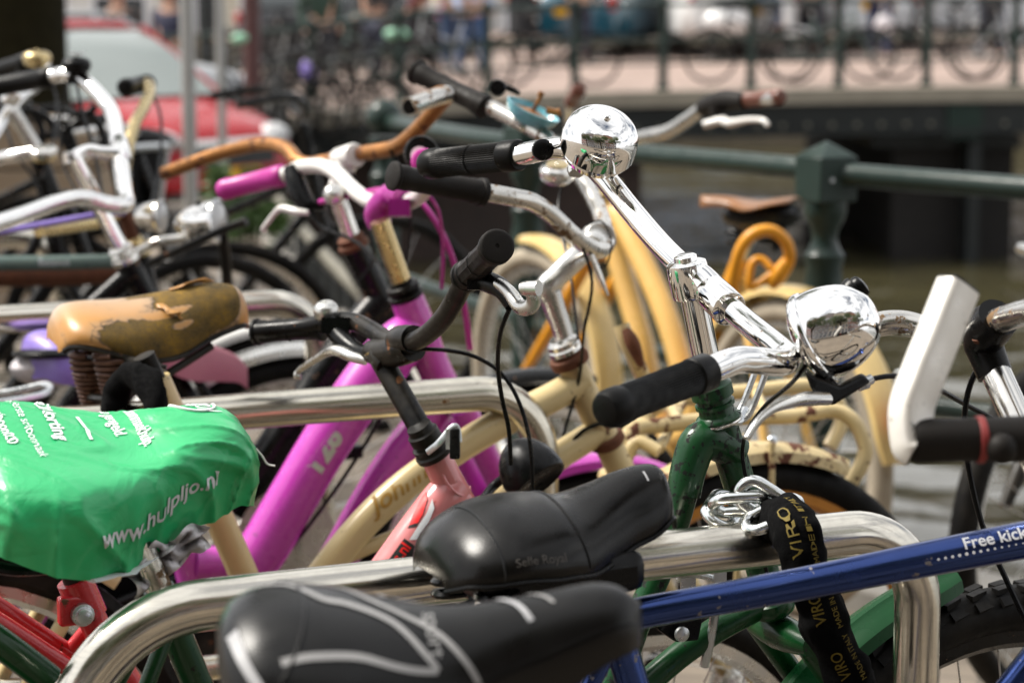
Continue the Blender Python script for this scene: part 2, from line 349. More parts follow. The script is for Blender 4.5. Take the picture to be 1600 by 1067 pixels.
# ------------------------------------------------------------------ bicycle kit
GRP = 'bicycles parked side by side at the canal racks'
class Bike:
    def __init__(s, label, ref, theta=64, group=GRP, name='bicycle', p0=None):
        s.o = p0 if p0 else P(*ref); a = R(theta); s.d = V((math.sin(a), math.cos(a), 0)); s.n = V((math.cos(a), -math.sin(a), 0))
        s.root = thing(name, label, 'bicycle', V((s.o.x, s.o.y, 0)), group)
    def p(s, px, py, off=0):
        r = ray(px, py); t = (s.o-C0).dot(s.n)/r.dot(s.n); return C0+r*t+s.n*off
    def pl(s, *pts): return [s.p(*q) for q in pts]
    def uz(s, u, z, off=0): return V((s.o.x, s.o.y, 0))+s.d*u+V((0, 0, z))+s.n*off
    def u(s, px, py): return (s.p(px, py)-s.o).dot(s.d)
    def part(s, name, mb, m, parent=None, **k): return mb.build(name, M[m] if isinstance(m, str) else m, parent or s.root, **k)
    def tube(s, name, pts, r, m, parent=None, **k): return s.part(name, MB().tube(pts, r, **k), m, parent)
    def wheel(s, u, Rw=.355, tr=.021, tyre='tyre', rim='alu', steer=0, fine=True, n=32, z=None):
        c = s.uz(u, z or Rw); ca, sa = math.cos(R(steer)), math.sin(R(steer))
        ax = (s.n*ca+s.d*sa).normalized(); dr = (s.d*ca-s.n*sa).normalized(); up = V((0, 0, 1))
        def rp(a, r, off=0): return c+dr*(r*math.cos(a))+up*(r*math.sin(a))+ax*off
        wh = s.part('wheel', MB().lathe(c-ax*.05, ax, [(0, .006), (.012, .006), (.013, .024), (.018, .026), (.021, .017), (.079, .017), (.082, .026), (.087, .024), (.088, .006), (.1, .006)], 16), 'alu')
        k = 64 if fine else 36
        s.part('tyre', MB().tube([rp(2*math.pi*i/k, Rw-tr) for i in range(k)], tr, seg=12 if fine else 8, sub=1, closed=True), tyre, wh)
        mb = MB(); r0 = Rw-2*tr-.004; b = len(mb.v); pr = [(-.013, r0+.008), (-.013, r0-.006), (-.005, r0-.014), (.005, r0-.014), (.013, r0-.006), (.013, r0+.008)]
        for i in range(k):
            for off, r in pr: mb.v.append(rp(2*math.pi*i/k, r, off))
        for i in range(k):
            for j in range(5): mb.f.append((b+i*6+j, b+i*6+j+1, b+((i+1) % k)*6+j+1, b+((i+1) % k)*6+j))
        s.part('rim', mb, rim, wh)
        sm = None; allsp = MB()
        for i in range(n):
            a = 2*math.pi*i/n; sd = -1 if i % 2 else 1; tw = (1 if (i//2) % 2 else -1)*.9
            p1 = rp(a, r0-.013); p0_ = rp(a+tw, .022, sd*.033)
            if fine:
                o = MB().tube([p0_, p1], .0012, seg=5, sub=1).build('spoke', M['spoke'], wh)
            else: allsp.tube([p0_, p1], .0013, seg=4, sub=1)
        if not fine: s.part('spokes', allsp, 'spoke', wh, kind='stuff')
        s.wc, s.wax, s.wdr = c, ax, dr
        return wh
    def fender(s, u, a0, a1, Rf=.382, hw=.027, m='black_paint', drop=.014, z=.355, name='mudguard', ridge=0, n=30, steer=0):
        """mudguard arc from a0 to a1 degrees, 0 = straight up, positive = forwards"""
        c = s.uz(u, z); ca, sa = math.cos(R(steer)), math.sin(R(steer)); ax = (s.n*ca+s.d*sa); dr = (s.d*ca-s.n*sa)
        sec = [(-hw, -drop), (-hw*.93, -drop*.35), (-hw*.6, 0), (-hw*.25, .002), (-hw*.12, .002+ridge), (hw*.12, .002+ridge), (hw*.25, .002), (hw*.6, 0), (hw*.93, -drop*.35), (hw, -drop), (hw*.95, -drop), (hw*.55, -.003), (-hw*.55, -.003), (-hw*.95, -drop)]
        mb = MB(); q = len(sec)
        for i in range(n+1):
            a = R(a0+(a1-a0)*i/n); rad = dr*math.sin(a)+V((0, 0, 1))*math.cos(a)
            e = min(i, n-i); tap = 1 if e > 1 else (.86 if e == 1 else .62)
            for x, h in sec: mb.v.append(c+ax*(x*tap)+rad*(Rf+h))
        for i in range(n):
            for j in range(q): mb.f.append((i*q+j, i*q+(j+1) % q, (i+1)*q+(j+1) % q, (i+1)*q+j))
        mb.f.append(tuple(range(q))); mb.f.append(tuple(n*q+j for j in range(q)))
        return s.part(name, mb, m)
    def stays(s, u_rear, seat, bb, m='black_paint', r=.008, axle_z=.355, two=True):
        for off in (-.055, .055):
            ax = s.uz(u_rear, axle_z, off)
            s.tube('seat_stay', [seat+s.n*off*.35, seat.lerp(ax, .3)+s.n*off*.5, ax], r, m)
            s.tube('chain_stay', [bb+s.n*off*.5, ax], r*1.15, m)
    def fork(s, crown, u_front, m='black_paint', axle_z=.355, r=.011, w=.052, steer=0):
        mb = MB().tube([crown-s.n*(w+.012), crown, crown+s.n*(w+.012)], [.012, .020, .012], seg=12, sub=3); s.part('fork_crown', mb, m)
        ca, sa = math.cos(R(steer)), math.sin(R(steer)); ax = (s.n*ca+s.d*sa)
        for off in (-w, w):
            e = s.uz(u_front, axle_z)+ax*off; st = crown+ax*off
            s.tube('fork_leg', [st, st.lerp(e, .55)-s.d*.012, e.lerp(st, .12)-s.d*.004, e], [r, r*.9, r*.7, r*.6], m)
    def crank(s, bb, m='alu', ang=40, front='black_plastic'):
        c = s.part('crankset', MB().cyl(bb-s.n*.045, bb+s.n*.045, .021, 16), 'black_paint')
        a = R(ang); e = s.d*math.cos(a)+V((0, 0, math.sin(a)))
        s.part('chainring', MB().lathe(bb+s.n*.048, s.n, [(0, .02), (0, .085), (.004, .088), (.004, .02)], 28), m, c)
        for sg in (1, -1):
            q = bb+s.n*(.062*sg); s.tube('crank_arm', [q, q+e*(.17*sg)], [.012, .009], m, c, sub=1)
            s.part('pedal', MB().box(q+e*(.17*sg)+s.n*(.055*sg), s.d*.04, s.n*.045, V((0, 0, .011))), 'plastic', c, bevel=.003)

def saddle_fn(o, D, U, L, W, w=None, zt=None, sd=None, amax=108, pw=1.0, wr=0, seed=0):
    """surface S(u, v, off): u 0 = rear .. 1 = nose, v -1 .. 1 from the far hem over the top to the near hem"""
    N = D.cross(U).normalized()
    w = w or [(0, .30), (.03, .55), (.10, .84), (.2, .98), (.27, 1), (.38, .9), (.5, .62), (.62, .40), (.75, .30), (.88, .25), (.96, .19), (1, .06)]
    zt = zt or [(0, -.012), (.05, .0), (.2, .004), (.5, -.012), (.75, -.008), (.92, -.010), (1, -.022)]
    sd = sd or [(0, .035), (.15, .055), (.3, .062), (.5, .055), (.75, .045), (1, .03)]
    def raw(u, v):
        a = v*R(amax); y = W/2*icr(w, u)*math.sin(a) if abs(a) <= math.pi/2 else W/2*icr(w, u)*math.copysign(1-.12*(abs(a)-math.pi/2), a)
        h = (1-math.cos(a)) if pw == 1 else abs(1-math.cos(a))**pw
        p = o+D*(u*L)+N*y+U*(icr(zt, u)-icr(sd, u)*h)
        if wr:
            q = V((u*3.0-v*1.1, v*1.6+u*.8, seed)); sk = max(0, min(1, (abs(v)-.45)/.35)); k1 = noise.noise(q*1.3)*.35; r1 = 1-abs(noise.noise(V((u*5.0-v*3.2, v*1.4+u, seed+4))))*2; r2 = 1-abs(noise.noise(V((u*9.0+v*2.5, v*2.2-u*2, seed+9))))*2
            p += (N*math.sin(a)+U*max(.1, math.cos(a)))*(wr*(k1+sk*(max(0, r1)**3*.55+max(0, r2)**4*.35-.2)+(1-sk)*max(0, r1)**6*.18))
        return p
    def S(u, v, off=0):
        p = raw(u, v)
        if off:
            e = .012; a = raw(min(1, u+e), v)-raw(max(0, u-e), v); b = raw(u, min(1, v+e))-raw(u, max(-1, v-e)); nn = a.cross(b)
            if nn.length < 1e-12: nn = U
            nn = nn.normalized()
            c_ = o+D*(u*L)-U*.03
            if nn.dot(p-c_) < 0: nn = -nn
            p += nn*off
        return p
    return S
def saddle_mesh(S, nu=44, nv=30, under=.018, U=V((0, 0, 1))):
    mb = MB().grid(lambda a, b: S(a, b*2-1), nu, nv); b0 = len(mb.v)
    for i in range(nu+1):
        l, r = mb.v[i*(nv+1)], mb.v[i*(nv+1)+nv]
        mb.v += [l.lerp(r, .12)+U*under*.4, l.lerp(r, .88)+U*under*.4]
    for i in range(nu):
        a, c = i*(nv+1), (i+1)*(nv+1); b, d = b0+2*i, b0+2*i+2
        mb.f += [(a, b, d, c), (b, b+1, d+1, d), (b+1, a+nv, c+nv, d+1)]
    for i, e in ((0, 0), (nu, nu)):
        mb.f.append(tuple([i*(nv+1)+j for j in range(nv+1)]+[b0+2*i+1, b0+2*i]))
    return mb
def text_mesh(txt, size=1, shear=0, bold=0, align='LEFT'):
    cu = bpy.data.curves.new('t', 'FONT'); cu.body = txt; cu.size = size; cu.shear = shear; cu.offset = bold; cu.align_x = align; cu.resolution_u = 4
    o = bpy.data.objects.new('t', cu); COL.objects.link(o); dg = bpy.context.evaluated_depsgraph_get()
    me = bpy.data.meshes.new_from_object(o.evaluated_get(dg)); bpy.data.objects.remove(o); bpy.data.curves.remove(cu)
    bm = bmesh.new(); bm.from_mesh(me); bpy.data.meshes.remove(me)
    bmesh.ops.remove_doubles(bm, verts=bm.verts, dist=size*.002)
    bmesh.ops.triangulate(bm, faces=bm.faces)
    for _ in range(2):
        ed = [e for e in bm.edges if e.calc_length() > size*.16]
        if ed: bmesh.ops.subdivide_edges(bm, edges=ed, cuts=1); bmesh.ops.triangulate(bm, faces=bm.faces)
    v = [(p.co.x, p.co.y) for p in bm.verts]; f = [tuple(q.index for q in fc.verts) for fc in bm.faces]; bm.free(); return v, f
def lettering(txt, fn, m, parent, size=1, name='lettering', **k):
    v, f = text_mesh(txt, size, **k); mb = MB(); mb.v = [fn(x, y) for x, y in v]; mb.f = f
    return mb.build(name, M[m], parent)
def on_tube(a, b, r, side, s0=0, t0=0, off=.0006):
    """map flat (x along a->b, y round the tube) to the surface facing 'side'"""
    ax = (b-a).normalized(); f = (side-ax*side.dot(ax)).normalized(); g = f.cross(ax)
    return lambda x, y: a+ax*(s0+x)+f*((r+off)*math.cos((t0+y)/r))+g*((r+off)*math.sin((t0+y)/r))
def coil(a, b, r0, r1, n, wire, seg=6, per=14):
    ax = (b-a).normalized(); x, y = perp(ax); L = (b-a).length; m = n*per
    return MB().tube([a+ax*(L*i/m)+(x*math.cos(2*math.pi*i/per)+y*math.sin(2*math.pi*i/per))*(r0+(r1-r0)*i/m) for i in range(m+1)], wire, seg=seg, sub=1)
def grip(bike, a, b, r, m='rubber', ribs=0, flange=0, ring=False, parent=None):
    ax = b-a; L = ax.length
    pr = [(0, r*.55), (L*.012, r*.82), (L*.05, r*.97), (L*.10, r)]
    if flange: pr = [(0, r*.9), (.002, r*1.14), (.006, r*1.16), (.009, r*.98)]
    pr += [(L*.16, r), (L*.18, r*.94)]
    if ring: pr += [(L*.50, r*.94), (L*.505, r*1.0), (L*.525, r*1.0), (L*.53, r*.94)]
    pr += [(L*.84, r*.95), (L*.85, r*1.0), (L*.985, r*1.0 if not flange else r*1.02), (L, r*.93)]
    if flange: pr = pr[:-2]+[(L*.93, r), (L*.94, r*1.12), (L*.985, r*1.14), (L, r)]
    mb = MB(); seg = 24
    if ribs:
        seg = ribs*2; x, y = perp(ax); axn = ax.normalized(); base = 0
        for t, rr in pr:
            rib = .17*L < t < .845*L
            for k in range(seg):
                q = 2*math.pi*k/seg; r2 = rr*(1.0 if k % 2 or not rib else .94)
                mb.v.append(a+axn*t+x*(r2*math.cos(q))+y*(r2*math.sin(q)))
        for i in range(len(pr)-1):
            for k in range(seg): mb.f.append((i*seg+k, i*seg+(k+1) % seg, (i+1)*seg+(k+1) % seg, (i+1)*seg+k))
        mb.f.append(tuple(reversed(range(seg)))); mb.f.append(tuple((len(pr)-1)*seg+k for k in range(seg)))
    else: mb.lathe(a, ax, pr, seg)
    return bike.part('grip', mb, m, parent)
def bell(bike, c, ax, r, top='bell_chrome', base='chrome', parent=None, flat=.75, knob='plastic'):
    ax = ax.normalized()
    pr = [(-.30*r, r*.93), (-.26*r, r), (0, r*1.0)]+[(flat*r*h, r*q) for h, q in ((.16, .995), (.34, .97), (.52, .915), (.67, .83), (.79, .72), (.865, .62), (.90, .565), (.915, .535), (.935, .50), (.955, .42), (.97, .25), (.975, 0))]
    b = bike.part('bell', MB().lathe(c, ax, pr, 36), top, parent, ang=60)
    bike.part('bell_base', MB().lathe(c-ax*(r*.62), ax, [(0, r*.5), (.05*r, r*.82), (.22*r, r*.92), (.27*r, r*.9)], 30), base, b)
    bike.part('rivet', MB().sphere(c+ax*(flat*r*.975), r*.11, 14, 8), top, b)
    return b
# ------------------------------------------------------------------ bike racks (stainless hoops)
UPZ = V((0, 0, 1)); RZ = .84
aL, aR = PZ(98, 968, RZ), PZ(1437, 822, RZ); RVEC = aR-aL
def rack(right, label, m, rl=.13, rr=.085, left=None):
    l = left if left else right-RVEC; b = thing('bike_rack', label, 'bike rack', V((l.x, l.y, 0)), 'tubular steel bike racks along the quay')
    pts = rounded([V((l.x, l.y, .004)), l, right, V((right.x, right.y, .004))], [rl, rr], 14)
    MB().tube(pts, .0242, seg=28, sub=1).build('hoop', M[m], b)
    lo = V((0, 0, -.345)); ax = (right-l).normalized()
    MB().cyl(l+lo+ax*.022, right+lo-ax*.022, .0170, 20).build('crossbar', M[m], b)
    for q in (l, right): MB().lathe(V((q.x, q.y, .003)), UPZ, [(0, .06), (.006, .06), (.008, .056), (.008, .026)], 24).build('base_plate', M['galv'], b)
    return b
rack(aR, 'shiny steel rack hoop with a chain lock on it, beside the black saddle', 'steel', left=aL)
rack(PZ(846, 607, RZ), 'rust spotted steel rack hoop passing behind the black handlebar stem', 'steel_rust', .13, .10)
rack(PZ(497, 470, RZ), 'steel rack hoop ending just above the small silver bell', 'steel', .13, .09)
rack(PZ(92, 368, RZ), 'steel rack hoop farthest back, ending under the bent chrome handlebar', 'steel', .13, .10)

# ------------------------------------------------------------------ green bicycle with the chrome handlebar
B = Bike('green bicycle with big chrome bell, chrome headlight and black ribbed grips', (1165, 780, 2.42)); GB = B
ht = B.tube('head_tube', B.pl((1120, 640), (1168, 800), (1205, 945)), .0175, 'green_chip', seg=20)
hax = (B.p(1110, 600)-B.p(1120, 640)).normalized(); h0 = B.p(1122, 650)
B.part('headset', MB().lathe(h0-hax*.008, hax, [(0, .0180), (.003, .0235), (.007, .0245), (.009, .0235), (.012, .0195), (.020, .0185), (.0205, .0212), (.0245, .0212), (.025, .0185), (.031, .0180), (.0315, .0225), (.044, .0225), (.046, .0195), (.052, .0185), (.054, .0150)], 26), 'green_chip', ht, ang=30)
MB().lathe(h0-hax*.0062, hax, [(0, .0246), (.0015, .0253), (.003, .0246)], 26).build('chrome_ring', M['old_chrome'], ht)
B.part('lower_cup', MB().lathe(B.p(1202, 930), (B.p(1212, 965)-B.p(1202, 930)), [(0, .018), (.004, .024), (.012, .026), (.018, .024), (.022, .019)], 24), 'green', ht)
br = B.p(1150, 640, .0)
lb = MB(); 
for o_ in (-.010, .010): lb.tube([B.p(1146, 655, o_), B.p(1165, 640, o_), B.p(1196, 560, o_)], .0035, seg=8)
lb.tube([B.p(1120, 652, .02), B.p(1146, 655, .012), B.p(1165, 638, 0)], .004, seg=8); lb.tube([B.p(1196, 560, -.012), B.p(1197, 557, .012)], .005, seg=8)
B.part('lamp_bracket', lb, 'galv', ht)
fr = B.tube('curved_frame_tube', B.pl((1148, 705), (1120, 690), (1090, 690), (1072, 745), (1056, 815), (1030, 890), (1000, 960), (958, 1067), (850, 1270), (660, 1610)), [.017, .018, .0178, .0172, .0148, .0146, .0146, .0146, .0146, .0146], 'green_chip', seg=18)
B.part('lug', MB().tube(B.pl((1150, 708), (1122, 690), (1094, 688), (1077, 728), (1068, 772)), [.0195, .0205, .0205, .0192, .0182], seg=20), 'green_chip', fr)
dt = B.tube('down_tube', B.pl((1222, 925), (1170, 955), (1100, 995), (1010, 1067), (800, 1270), (600, 1780)), .0142, 'green', seg=18)
stt = B.tube('seat_tube', B.pl((248, 918), (280, 1000), (320, 1095), (600, 1785)), .0150, 'green', seg=18, sub=1)
B.part('seat_post', MB().cyl(B.p(206, 815), B.p(256, 938), .0128, 18), 'bar_silver')
bbp = B.p(600, 1785); B.crank(bbp, 'alu', 30)
uf, ur = B.u(1562, 923), B.u(600, 1785)-.46
B.fork(B.p(1218, 985), uf, 'green', r=.0135); gw = B.wheel(uf, .362, .0275, 'tyre', 'black_paint'); fc_, fa_, fd_ = B.wc, B.wax, B.wdr; 
B.fender(uf, -10, -100, 0.398, .033, 'green_dull', .020, .358, ridge=.004)
B.wheel(ur, .358, .021, 'tyre', 'alu'); B.stays(ur, B.p(262, 950), bbp, 'green'); B.fender(ur, -95, 60, .388, .029, 'green_dull', .018, .358)
B.part('chain_guard', MB().tube([B.uz(ur+.02, .36, .06), B.uz(ur+.2, .40, .065), bbp+B.n*.065+V((0, 0, .10))], [.03, .04, .05], seg=14, flat=.35, fdir=V((0, 0, 1))), 'green_dull')
# tread blocks on the near front tyre
tb = MB()
for i in range(64):
    a = 2*math.pi*i/64
    for sg in (-1, 1):
        rad = fd_*math.cos(a)+V((0, 0, 1))*math.sin(a); tg = -fd_*math.sin(a)+V((0, 0, 1))*math.cos(a)
        tb.box(fc_+rad*.3600+fa_*(.0085*sg)+tg*(.004*sg), tg*.0125+fa_*.004, fa_*.0062*sg, rad*.0032); tb.box(fc_+rad*.3500+fa_*(.0215*sg)+tg*(.004*sg), tg*.0120+fa_*.003, (fa_*sg-rad*.9).normalized()*.0058, (rad+fa_*sg*.9).normalized()*.0022)
tb.build('tread', M['tyre'], gw, kind='stuff')
B.tube('chain_stay', [B.p(-80, 950), B.p(0, 1003), B.p(78, 1062)], .0145, 'green', seg=14)
# bits hanging under the rack: brake stirrup rods and lever plates
rod = MB().tube(T((1130, 880, 2.40), (1122, 920, 2.40), (1112, 990, 2.41), (1100, 1040, 2.42)), .005, seg=8).tube(T((1060, 905, 2.41), (1075, 896, 2.40), (1120, 905, 2.40), (1155, 930, 2.40)), .0035, seg=8)
rod.box(P(1075, 905, 2.41), V((.008, .002, 0)), V((0, .006, 0)), V((0, 0, .010))); rod.box(P(1125, 893, 2.395), V((.007, .003, 0)), V((0, .004, 0)), V((0, 0, .022)))
B.part('brake_rod', rod, 'galv')
B.part('brake_bracket', MB().prism(T((1032, 985, 2.37), (1050, 962, 2.37), (1100, 960, 2.38), (1092, 1000, 2.38), (1058, 1003, 2.37)), B.n*-.012), 'plastic', bevel=.002)
B.part('bolt', MB().lathe(P(1064, 989, 2.365), B.n, [(0, .008), (.004, .008), (.006, .005)], 16), 'galv')
# stem and bar
stem = B.part('stem', MB().cyl(B.p(1116, 620), B.p(1083, 458), .0142, 24), 'chrome')
sa = (B.p(1072, 402)-B.p(1084, 470)).normalized(); sc = B.p(1079, 448)
MB().lathe(sc-sa*.012, sa, [(0, .0150), (.002, .0200), (.006, .0208), (.034, .0215), (.038, .0205), (.040, .016), (.0405, .0125), (.045, .0120), (.047, .009)], 26).build('stem_head', M['chrome'], stem)
bars = T((806, 243, 2.635), (840, 236, 2.62), (872, 231, 2.60), (905, 240, 2.58), (945, 278, 2.54), (990, 333, 2.49), (1040, 390, 2.43), (1110, 455, 2.34), (1160, 498, 2.27), (1200, 530, 2.20), (1222, 548, 2.165), (1231, 558, 2.145), (1222, 566, 2.125), (1185, 563, 2.10), (1155, 562, 2.085), (1128, 570, 2.07), (1098, 583, 2.055))
hb = B.tube('handlebar', bars, .0128, 'chrome', seg=26, sub=6)
MB().cyl(P(1092, 437, 2.365), P(1140, 483, 2.295), .0185, 26, bev=.002).build('clamp', M['chrome'], stem)
MB().tube([sc+sa*.016, sc+sa*.010+(P(1112, 455, 2.34)-sc)*.6, P(1114, 458, 2.335)], [.017, .0165, .0175], seg=20).build('clamp_arm', M['chrome'], stem)
grip(B, P(942, 642, 1.965), P(1106, 580, 2.058), .0176, 'rubber', ribs=44); grip(B, P(663, 257, 2.745), P(812, 242, 2.632), .0186, 'rubber', ribs=44, ring=True)
# big bell
bc = P(938, 216, 2.515); bax = RT*.20+UP*.62-FW*.62
bl = bell(B, bc-bax.normalized()*.004, bax, .0428, parent=None, flat=.80)
MB().tube(T((905, 268, 2.56), (897, 262, 2.55), (899, 270, 2.545)), .008, seg=10).build('bell_clamp', M['old_chrome'], bl)
lv = MB().tube(T((846, 234, 2.53), (872, 228, 2.525), (890, 216, 2.52)), [.004, .0045, .003], seg=8, flat=.5); lv.lathe(P(848, 234, 2.522), RT*.2-FW, [(-.003, .0118), (-.001, .0125), (.003, .012), (.005, .009)], 20)
lv.build('bell_lever', M['plastic'], bl)
# headlight
la = (RT*.82+UP*.42-FW*.36).normalized(); l0 = P(1267, 531, 2.145)
hl = B.part('headlight', MB().lathe(l0, la, [(-.013, 0), (-.012, .018), (-.008, .033), (-.003, .0420), (.001, .0455), (.005, .0462), (.008, .0455), (.0092, .0438)]+[(.010+.058*math.sin(R(5*i)), .0440*math.cos(R(5*i))**.80) for i in range(0, 17)]+[(.0672, .0085), (.0682, 0)], 56, cap=False), 'bell_chrome', ang=40)
MB().lathe(l0+la*.030+UP*.030+RT*.012+FW*.010, (UP*.62+RT*.75), [(-.01, .013), (0, .0135), (.005, .0145), (.008, .014), (.0085, .011), (.011, .0115), (.015, .0105), (.017, .006)], 22).build('lamp_switch', M['plastic'], hl)
MB().tube([l0+la*.010-UP*.04, P(1300, 606, 2.12), P(1272, 590, 2.125)], [.008, .007, .006], seg=10).build('lamp_mount', M['plastic'], hl)
# brake lever
lvb = MB().prism(T((1258, 578, 2.10), (1275, 590, 2.10), (1312, 604, 2.11), (1350, 585, 2.12), (1362, 597, 2.12), (1338, 612, 2.11), (1300, 635, 2.10), (1270, 612, 2.10)), V((0, .016, 0)))
bk = B.part('brake_bracket', lvb, 'plastic', bevel=.003)
MB().lathe(P(1340, 602, 2.125), P(1365, 590, 2.13)-P(1340, 602, 2.125), [(0, .006), (.004, .0065), (.005, .0052), (.006, .0068), (.010, .0068), (.011, .005), (.016, .0048)], 12).build('barrel_adjuster', M['galv'], bk)
B.tube('brake_lever', T((1290, 622, 2.10), (1262, 622, 2.09), (1235, 628, 2.085), (1205, 640, 2.08), (1182, 660, 2.075), (1166, 684, 2.07)), [.011, .0105, .008, .0062, .0055, .005], 'alu', seg=12, flat=.6)
B.tube('brake_cable', T((1360, 592, 2.13), (1400, 587, 2.15), (1450, 600, 2.2), (1510, 632, 2.27), (1570, 668, 2.3), (1640, 740, 2.32)), .0027, 'plastic', seg=8)
# saddle under the cover (only springs and edge peek out)
so_ = P(-42, 705, 2.09); Dg = V((math.sin(R(64)), math.cos(R(64)), -.02)).normalized(); Ug = (UPZ+V((.44, -.90, 0))*.30); Ug = (Ug-Dg*Ug.dot(Dg)).normalized()
sdl = B.part('saddle', saddle_mesh(saddle_fn(so_+Dg*.035-Ug*.010, Dg, Ug, .19, .12, sd=[(0, .02), (.5, .03), (1, .02)]), 26, 18), 'plastic')
MB().tube(T((-10, 885, 2.06), (30, 890, 2.08), (90, 885, 2.12), (150, 870, 2.16)), .006, seg=8).build('saddle_rail', M['plastic'], sdl)

# green rain cover pulled over that saddle
SC = saddle_fn(so_+UPZ*.006, Dg, Ug, .274, .225, w=[(0, .62), (.04, .80), (.12, .95), (.22, 1.02), (.32, 1), (.45, .84), (.58, .66), (.72, .52), (.85, .41), (.95, .31), (1, .18)],
               zt=[(0, -.014), (.05, -.003), (.16, .0), (.4, -.004), (.55, -.003), (.7, .008), (.84, .012), (.93, .004), (1, -.022)],
               sd=[(0, .036), (.1, .044), (.3, .052), (.5, .054), (.7, .052), (.85, .050), (1, .034)], amax=103, pw=2.5, wr=.0155, seed=3.3)
cm = MB().grid(lambda a, b: SC(a, b*2-1), 90, 70)
b0 = len(cm.v); n_ = 71
# rear closing panel of the cover
rear = [cm.v[j] for j in range(n_)]; cen = sum(rear, V())/n_
for k in range(1, 4):
    for p_ in rear: cm.v.append(p_.lerp(cen-Dg*.012, k/3*.85)+Dg*(.004*math.sin(p_.z*300)))
for k in range(3):
    r0 = 0 if k == 0 else b0+(k-1)*n_
    r1 = b0+k*n_
    for j in range(n_-1): cm.f.append((r0+j, r1+j, r1+j+1, r0+j+1))
nose = [cm.v[90*n_+j] for j in range(n_)]; cm.f.append(tuple(90*n_+j for j in range(n_)))
cv = cm.build('saddle_cover', M['cover'], None, ang=80)
tag(cv, 'creased bright green plastic rain cover with white print, pulled over a saddle', 'saddle cover')
def cov(u0, v0, ku, kv): return lambda x, y: SC(u0+y*ku, v0+x*kv, .0012)
KU, KV = 1/.292, 1/.20
for txt, u0, v0, sz, bd in (('...ing.nl', .80, -.52, .036, .0006), ('schoonmaakhulp.', .575, -.50, .0185, .0003), ('zo geregeld.', .50, -.50, .0185, .0003), ('\u20ac20 korting', .285, -.50, .0205, .0005), ('op je eerste schoonmaak', .195, -.58, .0145, 0), ('code: schoon020', .115, -.52, .0155, .0003)):
    v0 = {'...ing.nl': -.62}.get(txt, v0)
    lettering(txt, cov(u0, v0, KU*.95, KV), 'white_print', cv, sz*1.02, bold=bd)
MB().grid(lambda a, b: SC(.40+.012*a, -.30+.30*b, .0012), 2, 14).build('printed_line', M['white_print'], cv)
MB().tube([SC(.80+.075*math.cos(a), -.42+.30*math.sin(a), .001) for a in [R(15*i) for i in range(24)]], .0014, seg=5, sub=1, closed=True).build('printed_ring', M['white_print'], cv)
lettering('www.hulpljo.nl', lambda x, y: SC(.34+x/.285*.97, .86-y/.20+.02*math.sin(x*40), .0012), 'white_print', cv, .023, bold=.0004)
MB().tube([SC(.32+.5*t, 1.0, .0005) for t in [i/24 for i in range(13)]], .0085, seg=6, sub=1, flat=.22).build('elastic_hem', M['white_print'], cv)
MB().tube(T((400, 700, 2.19), (410, 712, 2.19), (418, 724, 2.19), (430, 727, 2.19)), .0012, seg=5).build('elastic_thread', M['white_paint'], cv)
bgm = MB()
def bagp(a, b):
    px = 205+115*a+10*math.sin(b*9); py = 868-a*55+b*(62-24*a)+7*math.sin(a*14+b*7); return P(px, py, 2.12+.03*a+.012*math.sin(a*17)*math.cos(b*11)+.012*b)
bgm.grid(bagp, 22, 14)
tag(bgm.build('plastic_bag', M['bag'], None, ang=180), 'crumpled clear plastic bag tied under the green saddle cover', 'plastic bag')

# ------------------------------------------------------------------ chain lock hung over the front rack
lk = thing('chain_lock', 'heavy steel chain in a black fabric sleeve, hung over the steel rack hoop', 'chain lock', P(1200, 800, 2.30))
def link(c, ax, sd, L=.0285, W_=.0150, r=.0064):
    pts = []
    for i in range(20):
        a = 2*math.pi*i/20; x = W_*math.cos(a); y = W_*math.sin(a)+(L-W_)*(1 if math.sin(a) > 0 else -1); pts.append(c+ax*y+sd*x)
    return MB().tube(pts, r, seg=10, sub=2, closed=True)
for (c, ax, sd) in (((1158, 787, 2.315), RT*.93+UP*.10-FW*.2, -FW*.8+UP*.5), ((1195, 785, 2.30), RT*.78-UP*.50-FW*.2, UP*.75+RT*.5-FW*.3), ((1207, 803, 2.285), RT*.85+UP*.42, -FW*.85-UP*.4+RT*.2), ((1130, 797, 2.345), RT*.35+UP*.35+FW*.8, RT*.8-UP*.45)):
    a_ = ax.normalized(); s_ = (sd-a_*sd.dot(a_)).normalized(); link(P(*c), a_, s_).build('chain_link', M['zinc'], lk)
slp = T((1218, 806, 2.30), (1234, 815, 2.268), (1246, 838, 2.245), (1256, 880, 2.240), (1274, 925, 2.245), (1290, 975, 2.25), (1310, 1020, 2.26), (1330, 1067, 2.27), (1345, 1140, 2.29))
slm = MB().tube(slp, [.0235, .0245, .0250, .0225, .0225, .0250, .0225, .0255, .0235], seg=26, sub=7)
slm.v = [p+V((noise.noise(p*55), noise.noise(p*55+V((9, 0, 0))), noise.noise(p*55+V((0, 7, 0)))))*.0055 for p in slm.v]
slv = slm.build('sleeve', M['cloth'], lk, ang=80)
sl_c = list(reversed(crom(slp, 7)))
def on_path(s0, t0, r):
    def f(x, y):
        L = s0+x; i = 0
        while i < len(sl_c)-2 and L > (sl_c[i+1]-sl_c[i]).length: L -= (sl_c[i+1]-sl_c[i]).length; i += 1
        ax = (sl_c[i+1]-sl_c[i]).normalized(); c = sl_c[i]+ax*L; fc = (C0-c); fc = (fc-ax*fc.dot(ax)).normalized(); g = fc.cross(ax)
        a = (t0+y)/r; return c+fc*((r+.003)*math.cos(a))+g*((r+.003)*math.sin(a))
    return f
for s0 in (.075, .135, .200):
    lettering('VIRO', on_path(s0, -.002, .025), 'goldprint', slv, .0148, bold=.0001)
    lettering('MADE IN ITALY', on_path(s0-.008, -.015, .025), 'goldprint', slv, .0078)

